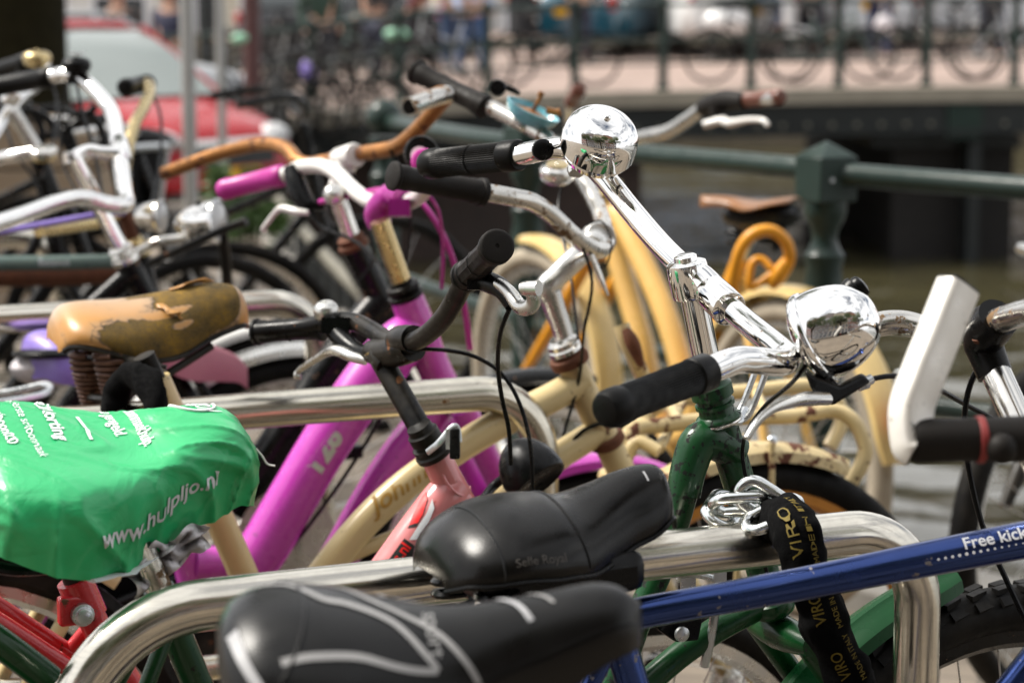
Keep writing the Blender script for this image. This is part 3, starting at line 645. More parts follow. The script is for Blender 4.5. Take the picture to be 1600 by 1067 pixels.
# ------------------------------------------------------------------ blue bicycle with the black saddle in the middle
B = Bike('blue bicycle with scuffed smooth black saddle and Free kick written on its top tube', (1300, 900, 2.10), 82); BB_ = B
tt = [B.p(950, 972), B.p(1000, 957), B.p(1150, 930), B.p(1300, 902), B.p(1480, 866), B.p(1600, 843), B.p(1722, 818)]
top = B.tube('top_tube', tt, [.0148, .0148, .0150, .0158, .0170, .0176, .018], 'blue', seg=24)
fk = on_tube(B.p(1480, 866), B.p(1600, 843), .0172, C0-B.p(1500, 860)+V((0, 0, .9)), .0)
lettering('Free kick', lambda x, y: fk(x+.012, y-.004), 'white_print', top, .0165, bold=.0003)
dots = MB()
for i in range(14):
    q = fk(-.014+i*.0068, -.0085+.0*i); r_ = .0017*(1-abs(i-4)/14); dots.lathe(q, C0-q, [(0, r_), (.0003, r_*.9)], 8)
dots.build('printed_dots', M['white_print'], top)
stt = B.tube('seat_tube', B.pl((955, 955), (980, 1040), (1010, 1140), (1130, 1560)), .0155, 'blue', seg=18, sub=1)
for off in (-.03, .03): B.tube('seat_stay', [B.p(955, 985, off*.6), B.p(900, 1080, off), B.p(560, 1680, off*2)], .009, 'blue', sub=1)
bbp = B.p(1150, 1620); ub = B.u(1150, 1620); B.crank(bbp, 'alu', -50); ur = ub-.44
B.wheel(ur, .33, .022, 'tyre', 'alu', n=28); uf = ub+.62; B.wheel(uf, .33, .022, 'tyre', 'alu', n=28)
hd = [B.p(1700, 745), B.p(1748, 900)]; B.tube('head_tube', hd, .0185, 'blue', seg=18, sub=1); B.tube('down_tube', [B.p(1742, 875), bbp], .0165, 'blue', sub=1)
B.fork(B.p(1755, 925), uf, 'blue', axle_z=.33)
# handlebar of the blue bicycle: black stem, rusty bar, grip with bar end
st = B.part('steerer', MB().tube([P(1549, 566, 2.20), P(1602, 684, 2.14), P(1640, 770, 2.12), B.p(1705, 760)], .0148, seg=24, sub=1), 'old_chrome')
cb = MB().tube(T((1555, 585, 2.193), (1541, 550, 2.20), (1536, 532, 2.20), (1547, 512, 2.18), (1560, 495, 2.165)), [.0172, .0185, .0195, .021, .0205], seg=20)
cb.lathe(P(1528, 513, 2.215), P(1585, 492, 2.12)-P(1528, 513, 2.215), [(0, .0185), (.004, .0198), (.030, .0205), (.034, .019)], 24)
cl = B.part('stem', cb, 'plastic'); MB().lathe(P(1532, 529, 2.177), UP*.75-RT*.5-FW*.45, [(0, .0075), (.004, .0075), (.0045, .006), (.002, .004)], 16).build('stem_bolt', M['rust'], cl)
B.tube('handlebar', T((1300, 560, 2.22), (1345, 520, 2.24), (1375, 506, 2.25), (1410, 504, 2.255), (1440, 511, 2.25), (1480, 520, 2.24), (1530, 513, 2.21), (1580, 494, 2.13), (1640, 484, 2.05), (1720, 510, 1.96), (1760, 590, 1.86), (1740, 655, 1.80), (1712, 678, 1.768), (1690, 683.5, 1.7595), (1640, 685, 1.757), (1560, 686, 1.754)), .0125, 'bar_silver', seg=18)
g0, g1 = P(1425, 688, 1.75), P(1700, 683, 1.76)
gp = B.part('grip', MB().lathe(g0, g1-g0, [(0, .0165), (.004, .0178), (.030, .0172), (.050, .0170), (.0505, .0180), (.0555, .0180), (.056, .0172), (.075, .0178), (.10, .0182), (.133, .018), (.135, .016)], 30), 'rubber_worn')
MB().lathe(g0+(g1-g0).normalized()*.0498, (g1-g0), [(0, .0178), (.0008, .0185), (.0052, .0185), (.006, .0178)], 30).build('red_ring', M['dull_red'], gp)
MB().sphere(P(1565, 700, 1.738), .012, 16, 10).build('thumb_shifter', M['rubber_worn'], gp)
ebp = T((1434, 700, 1.7505), (1427, 690, 1.752), (1424, 640, 1.755), (1440, 590, 1.76), (1468, 520, 1.77), (1497, 447, 1.78))
be = MB(); side = FW
pp = crom(ebp, 6)
for i, c in enumerate(pp):
    t = (pp[min(i+1, len(pp)-1)]-pp[max(0, i-1)]).normalized(); y = (side*.55+RT*.83); y = (y-t*y.dot(t)).normalized(); x = t.cross(y)
    hw_, hd_ = .0125, .0165
    for k in range(16):
        a = 2*math.pi*k/16; cx = math.copysign(abs(math.cos(a))**.45, math.cos(a)); cy = math.copysign(abs(math.sin(a))**.45, math.sin(a))
        be.v.append(c+x*(hw_*cx)+y*(hd_*cy))
for i in range(len(pp)-1):
    for k in range(16): be.f.append((i*16+k, i*16+(k+1) % 16, (i+1)*16+(k+1) % 16, (i+1)*16+k))
be.f.append(tuple(range(16))); be.f.append(tuple((len(pp)-1)*16+k for k in range(16)))
bo = B.part('bar_end', be, 'barend', gp, ang=50); MB().lathe(P(1419, 668, 1.7395), -FW*.9+RT*-.3, [(0, .0055), (.0012, .0055), (.0016, .0042), (.0006, .0030), (.0004, 0)], 16, cap=False).build('clamp_screw', M['galv'], gp)
ec = pp[-1]; et = (pp[-1]-pp[-2]).normalized(); ey = (side*.55+RT*.83); ey = (ey-et*ey.dot(et)).normalized(); ex = et.cross(ey)
MB().box(ec+et*.0015, ex*.0105, ey*.0145, et*.0015).build('end_plug', M['plastic'], gp, bevel=.001)
B.tube('brake_cable', T((1560, 548, 2.22), (1525, 580, 2.23), (1508, 640, 2.25), (1512, 720, 2.27), (1535, 820, 2.28), (1570, 900, 2.28), (1610, 985, 2.28)), .0030, 'plastic', seg=8)
# its saddle
so_ = P(668, 796, 2.02); Ds = V((math.sin(R(66)), math.cos(R(66)), .02)).normalized(); Us = (UPZ-Ds*.02).normalized()
SS = saddle_fn(so_, Ds, Us, .240, .172, w=[(0, .46), (.03, .66), (.10, .88), (.2, .99), (.3, 1), (.42, .95), (.55, .82), (.66, .66), (.76, .54), (.88, .46), (.95, .37), (1, .16)],
               zt=[(0, -.040), (.05, -.022), (.12, -.009), (.25, .003), (.42, .004), (.55, -.001), (.68, .006), (.8, .015), (.92, .018), (.97, .012), (1, -.006)],
               sd=[(0, .022), (.12, .040), (.35, .052), (.55, .05), (.72, .05), (.88, .048), (1, .03)], amax=100, pw=.9)
sd_ = B.part('saddle', saddle_mesh(SS, 60, 40), 'saddle_gel', ang=80)
MB().tube([SS(t, 1.0, .0005) for t in [i/40 for i in range(41)]], .0026, seg=7, sub=1).build('saddle_rim', M['plastic'], sd_)
MB().tube([SS(.16+.0*t, -.2+1.15*t, .0004) for t in [i/20 for i in range(21)]], .0011, seg=6, sub=1).build('seam', M['saddle_black'], sd_)
MB().tube([SS(.47+.05*t*t, -.5+1.4*t, .0004) for t in [i/20 for i in range(21)]], .0011, seg=6, sub=1).build('seam', M['saddle_black'], sd_)
lettering('Selle Royal', lambda x, y: SS(.20+x/.262, .80-y/.10, .0006), 'print_faint', sd_, .0125)
MB().grid(lambda a, b: SS(.865+.008*a, .18+.16*b, .0008), 2, 4).build('scuff', M['saddle_white'], sd_)
sc_ = so_+Ds*.112
MB().box(sc_-UPZ*.066, Ds*.078, Ds.cross(UPZ)*.062, V((0, 0, .019))).build('saddle_base', M['plastic'], sd_, bevel=.012)
for q in (-.05, .05):
    p_ = so_+Ds*.045+Ds.cross(UPZ)*q-UPZ*.058; coil(p_, p_-UPZ*.045, .018, .018, 4, .0035).build('spring', M['black_paint'], sd_)
MB().tube([so_+Ds*.06-UPZ*.095, so_+Ds*.15-UPZ*.085, so_+Ds*.225-UPZ*.045], .005, seg=8).build('saddle_rail', M['galv'], sd_)
B.part('seat_post', MB().cyl(B.p(955, 955), so_+Ds*.13-UPZ*.062, .0135, 18), 'alu')

# ------------------------------------------------------------------ nearest bicycle: only its saddle is in the picture
B = Bike('bicycle closest to the lens, blurred black saddle with silver stripes', (700, 1100, 1.58), 80)
so_ = P(340, 962, 1.52); Ds = V((math.sin(R(80)), math.cos(R(80)), .030)).normalized(); Us = (UPZ-Ds*.03-RT*0).normalized()
Us = (Us-FW*.26).normalized(); Us = (Us-Ds*Us.dot(Ds)).normalized()
SN = saddle_fn(so_, Ds, Us, .290, .165, w=[(0, .55), (.03, .74), (.10, .93), (.2, 1.0), (.3, .98), (.42, .84), (.55, .62), (.68, .48), (.80, .42), (.90, .37), (.96, .29), (1, .12)],
               zt=[(0, -.014), (.04, .0), (.15, .007), (.3, .0), (.5, -.012), (.7, -.008), (.88, .0), (.95, -.003), (1, -.014)],
               sd=[(0, .040), (.15, .058), (.4, .058), (.6, .050), (.8, .044), (1, .024)], amax=106)
sd_ = B.part('saddle', saddle_mesh(SN, 60, 40), 'saddle_black', ang=80)
def stripe(pts, wd, m='saddle_grey'):
    c = crom([V((a, b, 0)) for a, b in pts], 8); mb = MB()
    for i, q in enumerate(c):
        t = c[min(i+1, len(c)-1)]-c[max(i-1, 0)]; t = V((t.x*.29, t.y*.10, 0)).normalized(); k = V((-t.y/.29, t.x/.10, 0))*wd*.22
        mb.v += [SN(q.x-k.x, q.y-k.y, .0009), SN(q.x+k.x, q.y+k.y, .0009)]
    for i in range(len(c)-1): mb.f.append((2*i, 2*i+1, 2*i+3, 2*i+2))
    return mb.build('stripe', M[m], sd_)
stripe([(.07, -.30), (.16, -.22), (.24, -.05), (.30, -.02), (.40, .10), (.47, .35), (.49, .45)], .010)
stripe([(.49, .45), (.40, .40), (.30, .34), (.20, .36), (.13, .40)], .010)
stripe([(.20, -.34), (.28, -.28), (.36, -.10), (.43, .02), (.50, .18), (.56, .45), (.59, .66)], .009)
stripe([(.66, -.22), (.70, .02), (.725, .26)], .009, 'saddle_white'); stripe([(.70, -.36), (.755, -.1), (.785, .12)], .005)
stripe([(.32, -.50), (.37, -.54), (.42, -.46), (.425, -.36), (.40, -.28), (.385, -.24)], .014, 'saddle_white'); stripe([(.40, -.30), (.45, -.26), (.50, -.28)], .012, 'saddle_white')
stripe([(.03, .15), (.05, .40), (.09, .60), (.14, .78)], .016, 'saddle_white')
lettering('sport', lambda x, y: SN(.475+y/.29, -.02+x/.095, .001), 'saddle_grey', sd_, .017)
for v_ in (.56, .60):
    MB().tube([SN(.52+.46*t, v_-.0*t+.10*(1-t)**2, .0003) for t in [i/26 for i in range(27)]], .0009, seg=6, sub=1).build('piping', M['saddle_black'], sd_)
MB().tube([SN(.06+.14*math.sin(math.pi*t), -.75+1.5*t, .0004) for t in [i/26 for i in range(27)]], .0012, seg=6, sub=1).build('piping', M['saddle_black'], sd_)
bb = V((so_.x+.30, so_.y+.10, .28)); B.part('seat_post', MB().cyl(so_+Ds*.14-UPZ*.06, so_+Ds*.165-UPZ*.20, .0135, 16), 'alu')
B.o = so_+Ds*.15; B.o = V((B.o.x, B.o.y, 1)); OFF[B.root.name] = OFF[B.root.name]
q0 = B.uz(0.0, .72); q1 = B.uz(.17, .28); h1, h2 = B.uz(.62, .56), B.uz(.60, .64)
B.tube('seat_tube', [q0, q1], .0155, 'black_paint', sub=1); B.tube('down_tube', [h1, q1], .017, 'black_paint', sub=1); B.tube('head_tube', [h2, h1-V((0, 0, .03))], .018, 'black_paint', sub=1); B.tube('top_tube', [q0.lerp(q1, .35), h1.lerp(h2, .6)], .015, 'black_paint', sub=1)
B.crank(q1, 'alu', 20); B.wheel(-.27, .33, .022, fine=False); B.wheel(.84, .33, .022, fine=False); B.stays(-.27, q0, q1, axle_z=.33); B.fork(h1-V((0, 0, .05)), .84, axle_z=.33)
B.tube('steerer', [h2, h2+V((0, 0, .30))+B.d*.13], .0125, 'alu', sub=1)
B.tube('handlebar', [B.uz(.66, .95, .26), B.uz(.72, .95, .22), B.uz(.74, .94, 0), B.uz(.74, .95, -.22), B.uz(.72, .95, -.26)], .0115, 'alu')

# ------------------------------------------------------------------ pink bicycle with black handlebar
B = Bike('pink and red bicycle with black handlebar, small silver bell and egg shaped black lamp', (690, 740, 2.75))
st = B.part('steerer', MB().cyl(P(590, 552, 2.80), B.p(670, 692), .0142, 20), 'black_worn')
hda = (B.p(668, 688)-B.p(735, 800)).normalized(); h0 = B.p(676, 702)
B.part('headset', MB().lathe(h0-hda*.010, hda, [(0, .0185), (.002, .0235), (.008, .0245), (.010, .022), (.014, .0205), (.0145, .0225), (.019, .0225), (.0195, .0170), (.024, .0165), (.0245, .0195), (.036, .0195), (.038, .0165), (.046, .0155)], 6*4), 'black_worn', ang=30)
rf = MB().tube(T((668, 706, 2.70), (685, 692, 2.69), (706, 668, 2.69), (714, 668, 2.69), (717, 690, 2.69)), .0024, seg=6, flat=1.8); rf.box(P(701, 685, 2.695), RT*.003, UP*.012, FW*.012)
B.part('reflector_bracket', rf, 'galv'); B.part('reflector', MB().box(P(711, 692, 2.69), RT*.006, UP*.018, FW*.016), 'plastic', bevel=.002)
ht = B.tube('head_tube', B.pl((679, 708), (702, 755), (738, 822)), [.0185, .0195, .0205], 'pink', seg=22)
dt = B.tube('down_tube', B.pl((716, 752), (697, 775), (664, 820), (619, 882), (548, 985), (420, 1180), (300, 1400)), [.020, .026, .0275, .0275, .0275, .0275, .0275], 'pink', seg=28)
lugc = B.p(702, 752); lx = (B.p(690, 775)-B.p(655, 820)).normalized()
MB().tube([lugc+(-lx)*(-.012+.020*abs(math.sin(a)))*1+(lx.cross(B.n))*(.0265*math.cos(a))+B.n*(.0265*math.sin(a)) for a in [R(12*i) for i in range(30)]], .0016, seg=6, sub=1, closed=True).build('weld_bead', M['pink'], dt)
f0_ = on_tube(B.p(619, 882), B.p(697, 775), .0278, C0-B.p(658, 830)); f0 = lambda x, y: f0_(x-.012, y+.030)
def flat(pts, m, name, par=dt):
    bm = bmesh.new(); bm.faces.new([bm.verts.new((x, y, 0)) for x, y in pts]); bmesh.ops.triangulate(bm, faces=bm.faces)
    for _ in range(3):
        bmesh.ops.subdivide_edges(bm, edges=[e for e in bm.edges if e.calc_length() > .006], cuts=1); bmesh.ops.triangulate(bm, faces=bm.faces)
    mb = MB(); mb.v = [f0(v.co.x, v.co.y) for v in bm.verts]; mb.f = [tuple(v.index for v in f.verts) for f in bm.faces] if not bm.verts.index_update() else []
    bm.free(); mb.build(name, M[m], par)
flat([(.058, -.014), (.072, -.009), (.096, -.003), (.104, -.004), (.096, -.013), (.078, -.020), (.066, -.021)], 'red_print', 'red_swoosh')
flat([(.044, -.025), (.060, -.024), (.082, -.023), (.1, -.018), (.092, -.027), (.072, -.032), (.05, -.033)], 'white_print', 'white_swoosh')
flat([(.054, -.014), (.059, -.014), (.067, -.0215), (.062, -.0225)], 'black_print', 'black_swoosh')
f1_ = on_tube(B.p(619, 882), B.p(697, 775), .0281, C0-B.p(658, 830)); f1 = lambda x, y: f1_(x-.004, y+.030)
flat([(-.06, -.019), (.042, -.019), (.042, -.042), (-.06, -.042)], 'black_print', 'dealer_sticker')
lettering('Zofiets.nl', lambda x, y: f1(-.040+x, -.032+y), 'red_print', dt, .0185, bold=.0005)
lettering('tweewielers', lambda x, y: f1(-.012+x, -.0385+y), 'white_print', dt, .0062)
lettering('fietsen en service', lambda x, y: f1(-.024+x, -.0415+y), 'white_print', dt, .004)
B.tube('seat_tube', B.pl((128, 930), (170, 1020), (222, 1110), (330, 1400)), .0165, 'red', seg=16)
cl = B.part('seat_clamp', MB().cyl(B.p(116, 905), B.p(140, 960), .0205, 20), 'red'); MB().lathe(B.p(120, 951, .02), B.n, [(0, .013), (.008, .013), (.009, .010), (.016, .0095), (.018, .006)], 14).build('bolt', M['galv'], cl)
MB().box(B.p(108, 948, .012), B.d*.016, V((0, 0, .017)), B.n*.008).build('clamp_ear', M['red'], cl, bevel=.004)
B.part('seat_post', MB().cyl(B.p(84, 800), B.p(124, 925), .0140, 16), 'black_worn')
B.part('saddle', saddle_mesh(saddle_fn(B.p(-20, 775, 0), B.d, UPZ, .22, .14, sd=[(0, .02), (.5, .03), (1, .02)]), 24, 16), 'plastic')
for o_, y_ in ((-.03, 0), (.03, 16)): B.tube('carrier_strut', [B.p(-60, 915+y_, o_), B.p(0, 952+y_, o_), B.p(79, 1004+y_, o_), B.p(150, 1050+y_, o_)], .0105, 'red', seg=12)
bbp = B.p(330, 1420); ub = B.u(330, 1420); B.crank(bbp, 'alu', 60); ur = ub-.42; uf = B.u(738, 822)+.24
B.wheel(ur, .31, .022, fine=False); B.stays(ur, B.p(150, 980), bbp, 'red', axle_z=.31); B.fork(B.p(752, 850), uf, 'pink', axle_z=.31, r=.013); B.wheel(uf, .31, .022, n=28)
B.fender(ur, -100, 50, .335, .028, 'black_paint', .02, .31)
stm = MB().tube(T((583, 549, 2.815), (600, 552, 2.79), (625, 548, 2.76), (645, 540, 2.735)), [.0155, .0175, .0185, .019], seg=16)
stm.lathe(P(622, 532, 2.765), P(664, 528, 2.69)-P(622, 532, 2.765), [(0, .017), (.004, .0185), (.03, .0185), (.05, .017)], 20)
stm.lathe(P(606, 570, 2.78), P(589, 544, 2.80)-P(606, 570, 2.78), [(0, .015), (.006, .0165), (.022, .0165), (.024, .015)], 16)
stmo = B.part('stem', stm, 'black_worn'); MB().lathe(P(588, 547, 2.80), P(580, 532, 2.80)-P(588, 547, 2.80), [(0, .0155), (.002, .0155), (.003, .012)], 16).build('stem_top', M['gold_steel'], stmo)
B.tube('handlebar', T((402, 517, 3.00), (470, 511, 2.975), (520, 502, 2.94), (555, 503, 2.91), (585, 518, 2.86), (610, 532, 2.80), (640, 534, 2.73), (664, 524, 2.68), (690, 500, 2.62), (710, 470, 2.58), (725, 440, 2.54), (750, 408, 2.49), (768, 395, 2.46)), .0118, 'black_worn', seg=16)
grip(B, P(398, 519, 3.01), P(505, 511, 2.965), .0158, 'rubber', ribs=12, flange=1, ring=True)
ga, gb = P(776, 385, 2.40), P(728, 432, 2.545)
gr = grip(B, ga, gb, .0166, 'rubber', ribs=12, flange=1, ring=True); gx = (ga-gb).normalized()
MB().lathe(ga, gx, [(-.001, .0188), (.002, .0190), (.0035, .0175), (.004, .0155), (.0035, .0025), (.002, .0018)], 28).build('grip_end', M['rubber_worn'], gr)
bell(B, P(510, 487, 2.93), UP*.9+RT*-.08-FW*.4, .0165, 'alu', 'plastic', flat=.9)
lk1 = MB().tube(T((515, 505, 2.92), (535, 530, 2.90), (560, 548, 2.87), (590, 553, 2.83)), [.012, .013, .010, .008], seg=12); lk1.box(P(525, 508, 2.91), RT*.018, UP*.010, FW*.012)
bm1 = B.part('brake_mount', lk1, 'plastic')
B.tube('brake_lever', T((572, 563, 2.85), (548, 556, 2.86), (527, 547, 2.88), (512, 550, 2.90), (495, 560, 2.92), (476, 572, 2.94), (466, 580, 2.95), (463, 587, 2.95), (470, 588, 2.95)), [.006, .007, .0072, .0055, .0048, .0045, .0042, .004, .004], 'alu', seg=10)
lk2 = MB().tube(T((738, 432, 2.53), (762, 440, 2.50), (785, 452, 2.48), (800, 478, 2.47)), [.012, .012, .011, .008], seg=12); lk2.box(P(750, 440, 2.51), RT*.014, UP*.009, FW*.012)
B.part('brake_mount', lk2, 'plastic')
B.tube('brake_lever', T((778, 442, 2.46), (795, 455, 2.44), (812, 478, 2.42), (826, 480, 2.40), (834, 470, 2.39), (830, 455, 2.38), (818, 450, 2.38), (842, 450, 2.37)), [.006, .0075, .0085, .0085, .008, .0075, .007, .0085], 'alu', seg=12)
B.tube('brake_cable', T((796, 482, 2.47), (782, 520, 2.50), (778, 570, 2.55), (784, 620, 2.58), (795, 670, 2.6), (798, 725, 2.62)), .0027, 'plastic', seg=8)
B.tube('gear_cable', T((655, 545, 2.72), (700, 547, 2.70), (745, 558, 2.69), (785, 585, 2.68), (812, 630, 2.67), (828, 690, 2.67), (832, 760, 2.68), (830, 830, 2.7)), .0026, 'plastic', seg=8)
lax = (RT*.55-FW*.35-UP*.75).normalized(); l0 = P(800, 695, 2.84)
B.part('lamp', MB().lathe(l0, lax, [(-.004, 0), (-.002, .010), (.004, .020), (.013, .029), (.026, .036), (.040, .0395), (.054, .040), (.060, .0385), (.061, .036), (.056, .030), (.054, 0)], 36, cap=False), 'plastic', ang=50)
B.tube('lamp_stalk', [l0+lax*.03, P(770, 760, 2.86), B.p(745, 800)], .006, 'plastic')

# ------------------------------------------------------------------ cream bicycle
B = Bike('cream bicycle with front carrier, torn tan saddle and Johnny written on its frame', (925, 640, 3.24)); CB = B
ht = B.tube('head_tube', B.pl((890, 562), (925, 640), (972, 738)), .0205, 'cream_rust', seg=22, sub=2)
ha = (B.p(885, 548)-B.p(925, 640)).normalized(); h0 = B.p(890, 562)
B.part('headset', MB().lathe(h0-ha*.008, ha, [(0, .020), (.002, .0275), (.010, .0290), (.015, .0275), (.017, .0225), (.020, .0215)], 26), 'rust', ht)
B.part('lock_ring', MB().lathe(h0+ha*.0125, ha, [(0, .021), (.002, .0235), (.008, .0235), (.010, .021), (.012, .0215), (.018, .0225), (.021, .019), (.024, .017)], 26), 'old_chrome', ht)
B.part('lower_cup', MB().lathe(B.p(945, 680), ha*-1, [(0, .021), (.003, .0265), (.012, .027), (.018, .021)], 24), 'rust', ht)
tt = B.tube('top_tube', B.pl((912, 592), (860, 622), (780, 662), (700, 710), (620, 768), (550, 838), (480, 930), (420, 1040)), .0212, 'cream', seg=24)
jf = on_tube(B.p(598, 786), B.p(700, 710), .0214, C0-B.p(640, 750)+V((0, 0, .15)))
lettering('Johnny', lambda x, y: jf(-.022+x*1.12, -.008+y), 'brown_print', tt, .036, shear=.35, bold=.0006)
B.tube('down_tube', B.pl((945, 668), (900, 695), (840, 735), (720, 830), (600, 960), (470, 1130)), .0200, 'cream', seg=20)
B.tube('seat_tube', B.pl((243, 592), (310, 740), (380, 895), (470, 1150)), .0195, 'cream', seg=20, sub=2)
B.tube('frame_strut', B.pl((520, 880), (580, 852), (680, 812)), .010, 'cream', sub=2)
B.tube('zip_tie', [B.p(955, 640, .016), B.p(930, 655, .021), B.p(905, 668, .016), B.p(888, 688, .01)], .003, 'plastic')
bbp = B.p(480, 1160); ub = B.u(480, 1160); B.crank(bbp, 'alu', 10); ur = ub-.50; uf = B.u(1172, 712)
B.wheel(ur, .352, .024, fine=False); B.wheel(uf, .352, .024, 'tyre', 'orange_rim', n=30); B.stays(ur, B.p(262, 640), bbp, 'cream', r=.010, two=True)
B.tube('carrier_strut', [B.p(-60, 872), B.p(30, 888), B.p(120, 908)], .013, 'orange_rim', sub=1); B.tube('carrier_strut', [B.p(205, 985), B.p(262, 1062), B.p(300, 1120)], .014, 'orange_rim', sub=1); B.fork(B.p(978, 755), uf, 'cream', r=.013); B.fender(uf, -62, 27, .376, .031, 'cream_rust', .024, .352); B.fender(ur, -95, 40, .38, .030, 'cream', .022, .352)
for off in (-.036, .036):
    B.tube('mudguard_stay', [B.uz(uf+.015, .735, off), B.uz(uf+.006, .353, off*1.5)], .0050, 'cream_rust', sub=1)
B.part('bolt', MB().lathe(B.uz(uf+.026, .735, .020), B.n*.6+UPZ*.8, [(0, .008), (.003, .008), (.006, .005)], 12), 'galv')
for pts, m, r in (([(985, 715, 3.38), (975, 690, 3.38), (995, 668, 3.40), (1035, 664, 3.42), (1065, 660, 3.43), (1100, 656, 3.44), (1160, 652, 3.46), (1240, 650, 3.48), (1300, 641, 3.50), (1332, 656, 3.50), (1350, 690, 3.50), (1349, 718, 3.50), (1330, 752, 3.50), (1306, 786, 3.50)], 'cream_rust', .0120),
                  ([(1000, 690, 3.55), (1003, 660, 3.57), (1030, 632, 3.60), (1084, 620, 3.62), (1180, 610, 3.66), (1272, 603, 3.70), (1308, 628, 3.70), (1314, 660, 3.70), (1296, 698, 3.69)], 'cream', .0125),
                  ([(1030, 705, 3.36), (1000, 690, 3.37), (985, 700, 3.37), (978, 722, 3.37)], 'cream_rust', .010)):
    B.tube('carrier_rail', T(*pts), r, m, seg=14)
for a, b in (((1046, 628, 3.60), (1062, 664, 3.43)), ((1180, 612, 3.66), (1200, 651, 3.47)), ((1066, 628, 3.6), (1030, 700, 3.4))): B.tube('carrier_strut', T(a, b), .0085, 'cream_rust', sub=1)
hk = B.tube('carrier_hook', T((971, 507, 3.40), (979, 530, 3.40), (992, 560, 3.41), (1010, 600, 3.44), (1030, 640, 3.46)), .0125, 'cream_rust', seg=14)
MB().tube(T((977, 513, 3.385), (988, 535, 3.385), (1002, 570, 3.39)), [.006, .011, .006], seg=10).build('rubber_strip', M['rust'], hk)
# stem and bar
sm = MB().tube([B.p(889, 556), B.p(880, 520), B.p(866, 480), B.p(858, 455)], [.0145, .0140, .0155, .0170], seg=20)
sm.tube([B.p(862, 470), B.p(854, 450), B.p(872, 430), B.p(905, 398), P(934, 376, 3.25)], [.0140, .0165, .0165, .0165, .0165], seg=20)
sm.lathe(P(924, 386, 3.18), P(946, 360, 3.31)-P(924, 386, 3.18), [(0, .0165), (.004, .0205), (.055, .0215), (.062, .018)], 24)
stem = B.part('stem', sm, 'alu')
MB().lathe(P(938, 374, 3.22), RT*.35-FW, [(-.02, .024), (-.004, .026), (0, .024), (.0, .017), (-.004, .012)], 26).build('clamp_ring', M['alu'], stem)
B.tube('handlebar', T((610, 274, 2.93), (690, 288, 2.965), (755, 300, 3.00), (800, 308, 3.02), (832, 316, 3.04), (862, 336, 3.07), (892, 364, 3.10), (918, 384, 3.14), (938, 390, 3.18), (948, 378, 3.23), (944, 352, 3.28), (933, 322, 3.34), (915, 288, 3.40), (893, 258, 3.45), (866, 226, 3.50), (835, 203, 3.53), (800, 185, 3.56), (760, 165, 3.59), (650, 112, 3.66)), .0123, 'bar_silver', seg=18)
grip(B, P(611, 274, 2.925), P(757, 301, 3.005), .0168, 'rubber_worn', flange=1); grip(B, P(648, 111, 3.665), P(760, 168, 3.585), .0172, 'rubber_worn', flange=1)
B.tube('cable_loop', T((915, 352, 3.15), (940, 345, 3.15), (955, 375, 3.15), (950, 410, 3.16), (938, 418, 3.17), (922, 395, 3.15)), .0012, 'plastic', seg=5)
B.part('bar_end_lever', MB().tube(T((924, 398, 3.14), (936, 428, 3.14), (950, 460, 3.15)), [.009, .010, .004], seg=8, flat=.45), 'bar_silver')
cb = bell(B, P(870, 268, 3.38), UP*.85+RT*.05-FW*.4, .026, 'old_chrome', 'alu', flat=.45)
MB().lathe(P(870, 268, 3.38)+(UP*.85-FW*.4).normalized()*.010, UP*.85-FW*.4, [(0, .0165), (.003, .0155), (.0035, 0)], 24, cap=False).build('bell_top', M['gold_steel'], cb)
# upturned blue bell bowl, its cap missing, rusted works inside
bx = (UP*.80+RT*.38-FW*.25).normalized(); c = P(833, 172, 3.53); r = .0440
bb_ = B.part('bell', MB().lathe(c-bx*.026, bx, [(0, 0), (.0005, .012), (.004, .024), (.010, .034), (.018, .041), (.028, .0445), (.0285, .0425), (.018, .039), (.010, .032), (.005, .022), (.003, 0)], 36, cap=False), 'lightblue')
MB().lathe(c-bx*.012, bx, [(0, 0), (0, .034), (.006, .036), (.0062, .020), (.012, .010), (.0125, 0)], 24, cap=False).build('bell_works', M['rust_bar'], bb_)
MB().tube([c-bx*.01, c+bx*.030+RT*.002], .0032, seg=8).lathe(c+bx*.024, bx, [(0, .0045), (.008, .0045)], 10).build('pin', M['rust_bar'], bb_)
MB().tube([c+RT*.02, c+RT*.036-UP*.004, c+RT*.042-UP*.002], .0055, seg=8).build('rust_flake', M['rust_bar'], bb_)
MB().tube([P(808, 185, 3.53), P(815, 200, 3.53), c-bx*.024], .006, seg=8).build('bell_clamp', M['alu'], bb_)
lv = MB().tube(T((778, 134, 3.50), (795, 138, 3.50), (812, 146, 3.505)), [.004, .005, .003], seg=8); lv.lathe(P(778, 137, 3.49), RT*-.25-FW, [(-.004, .0125), (0, .0135), (.004, .012)], 18)
lv.build('bell_lever', M['plastic'], bb_)
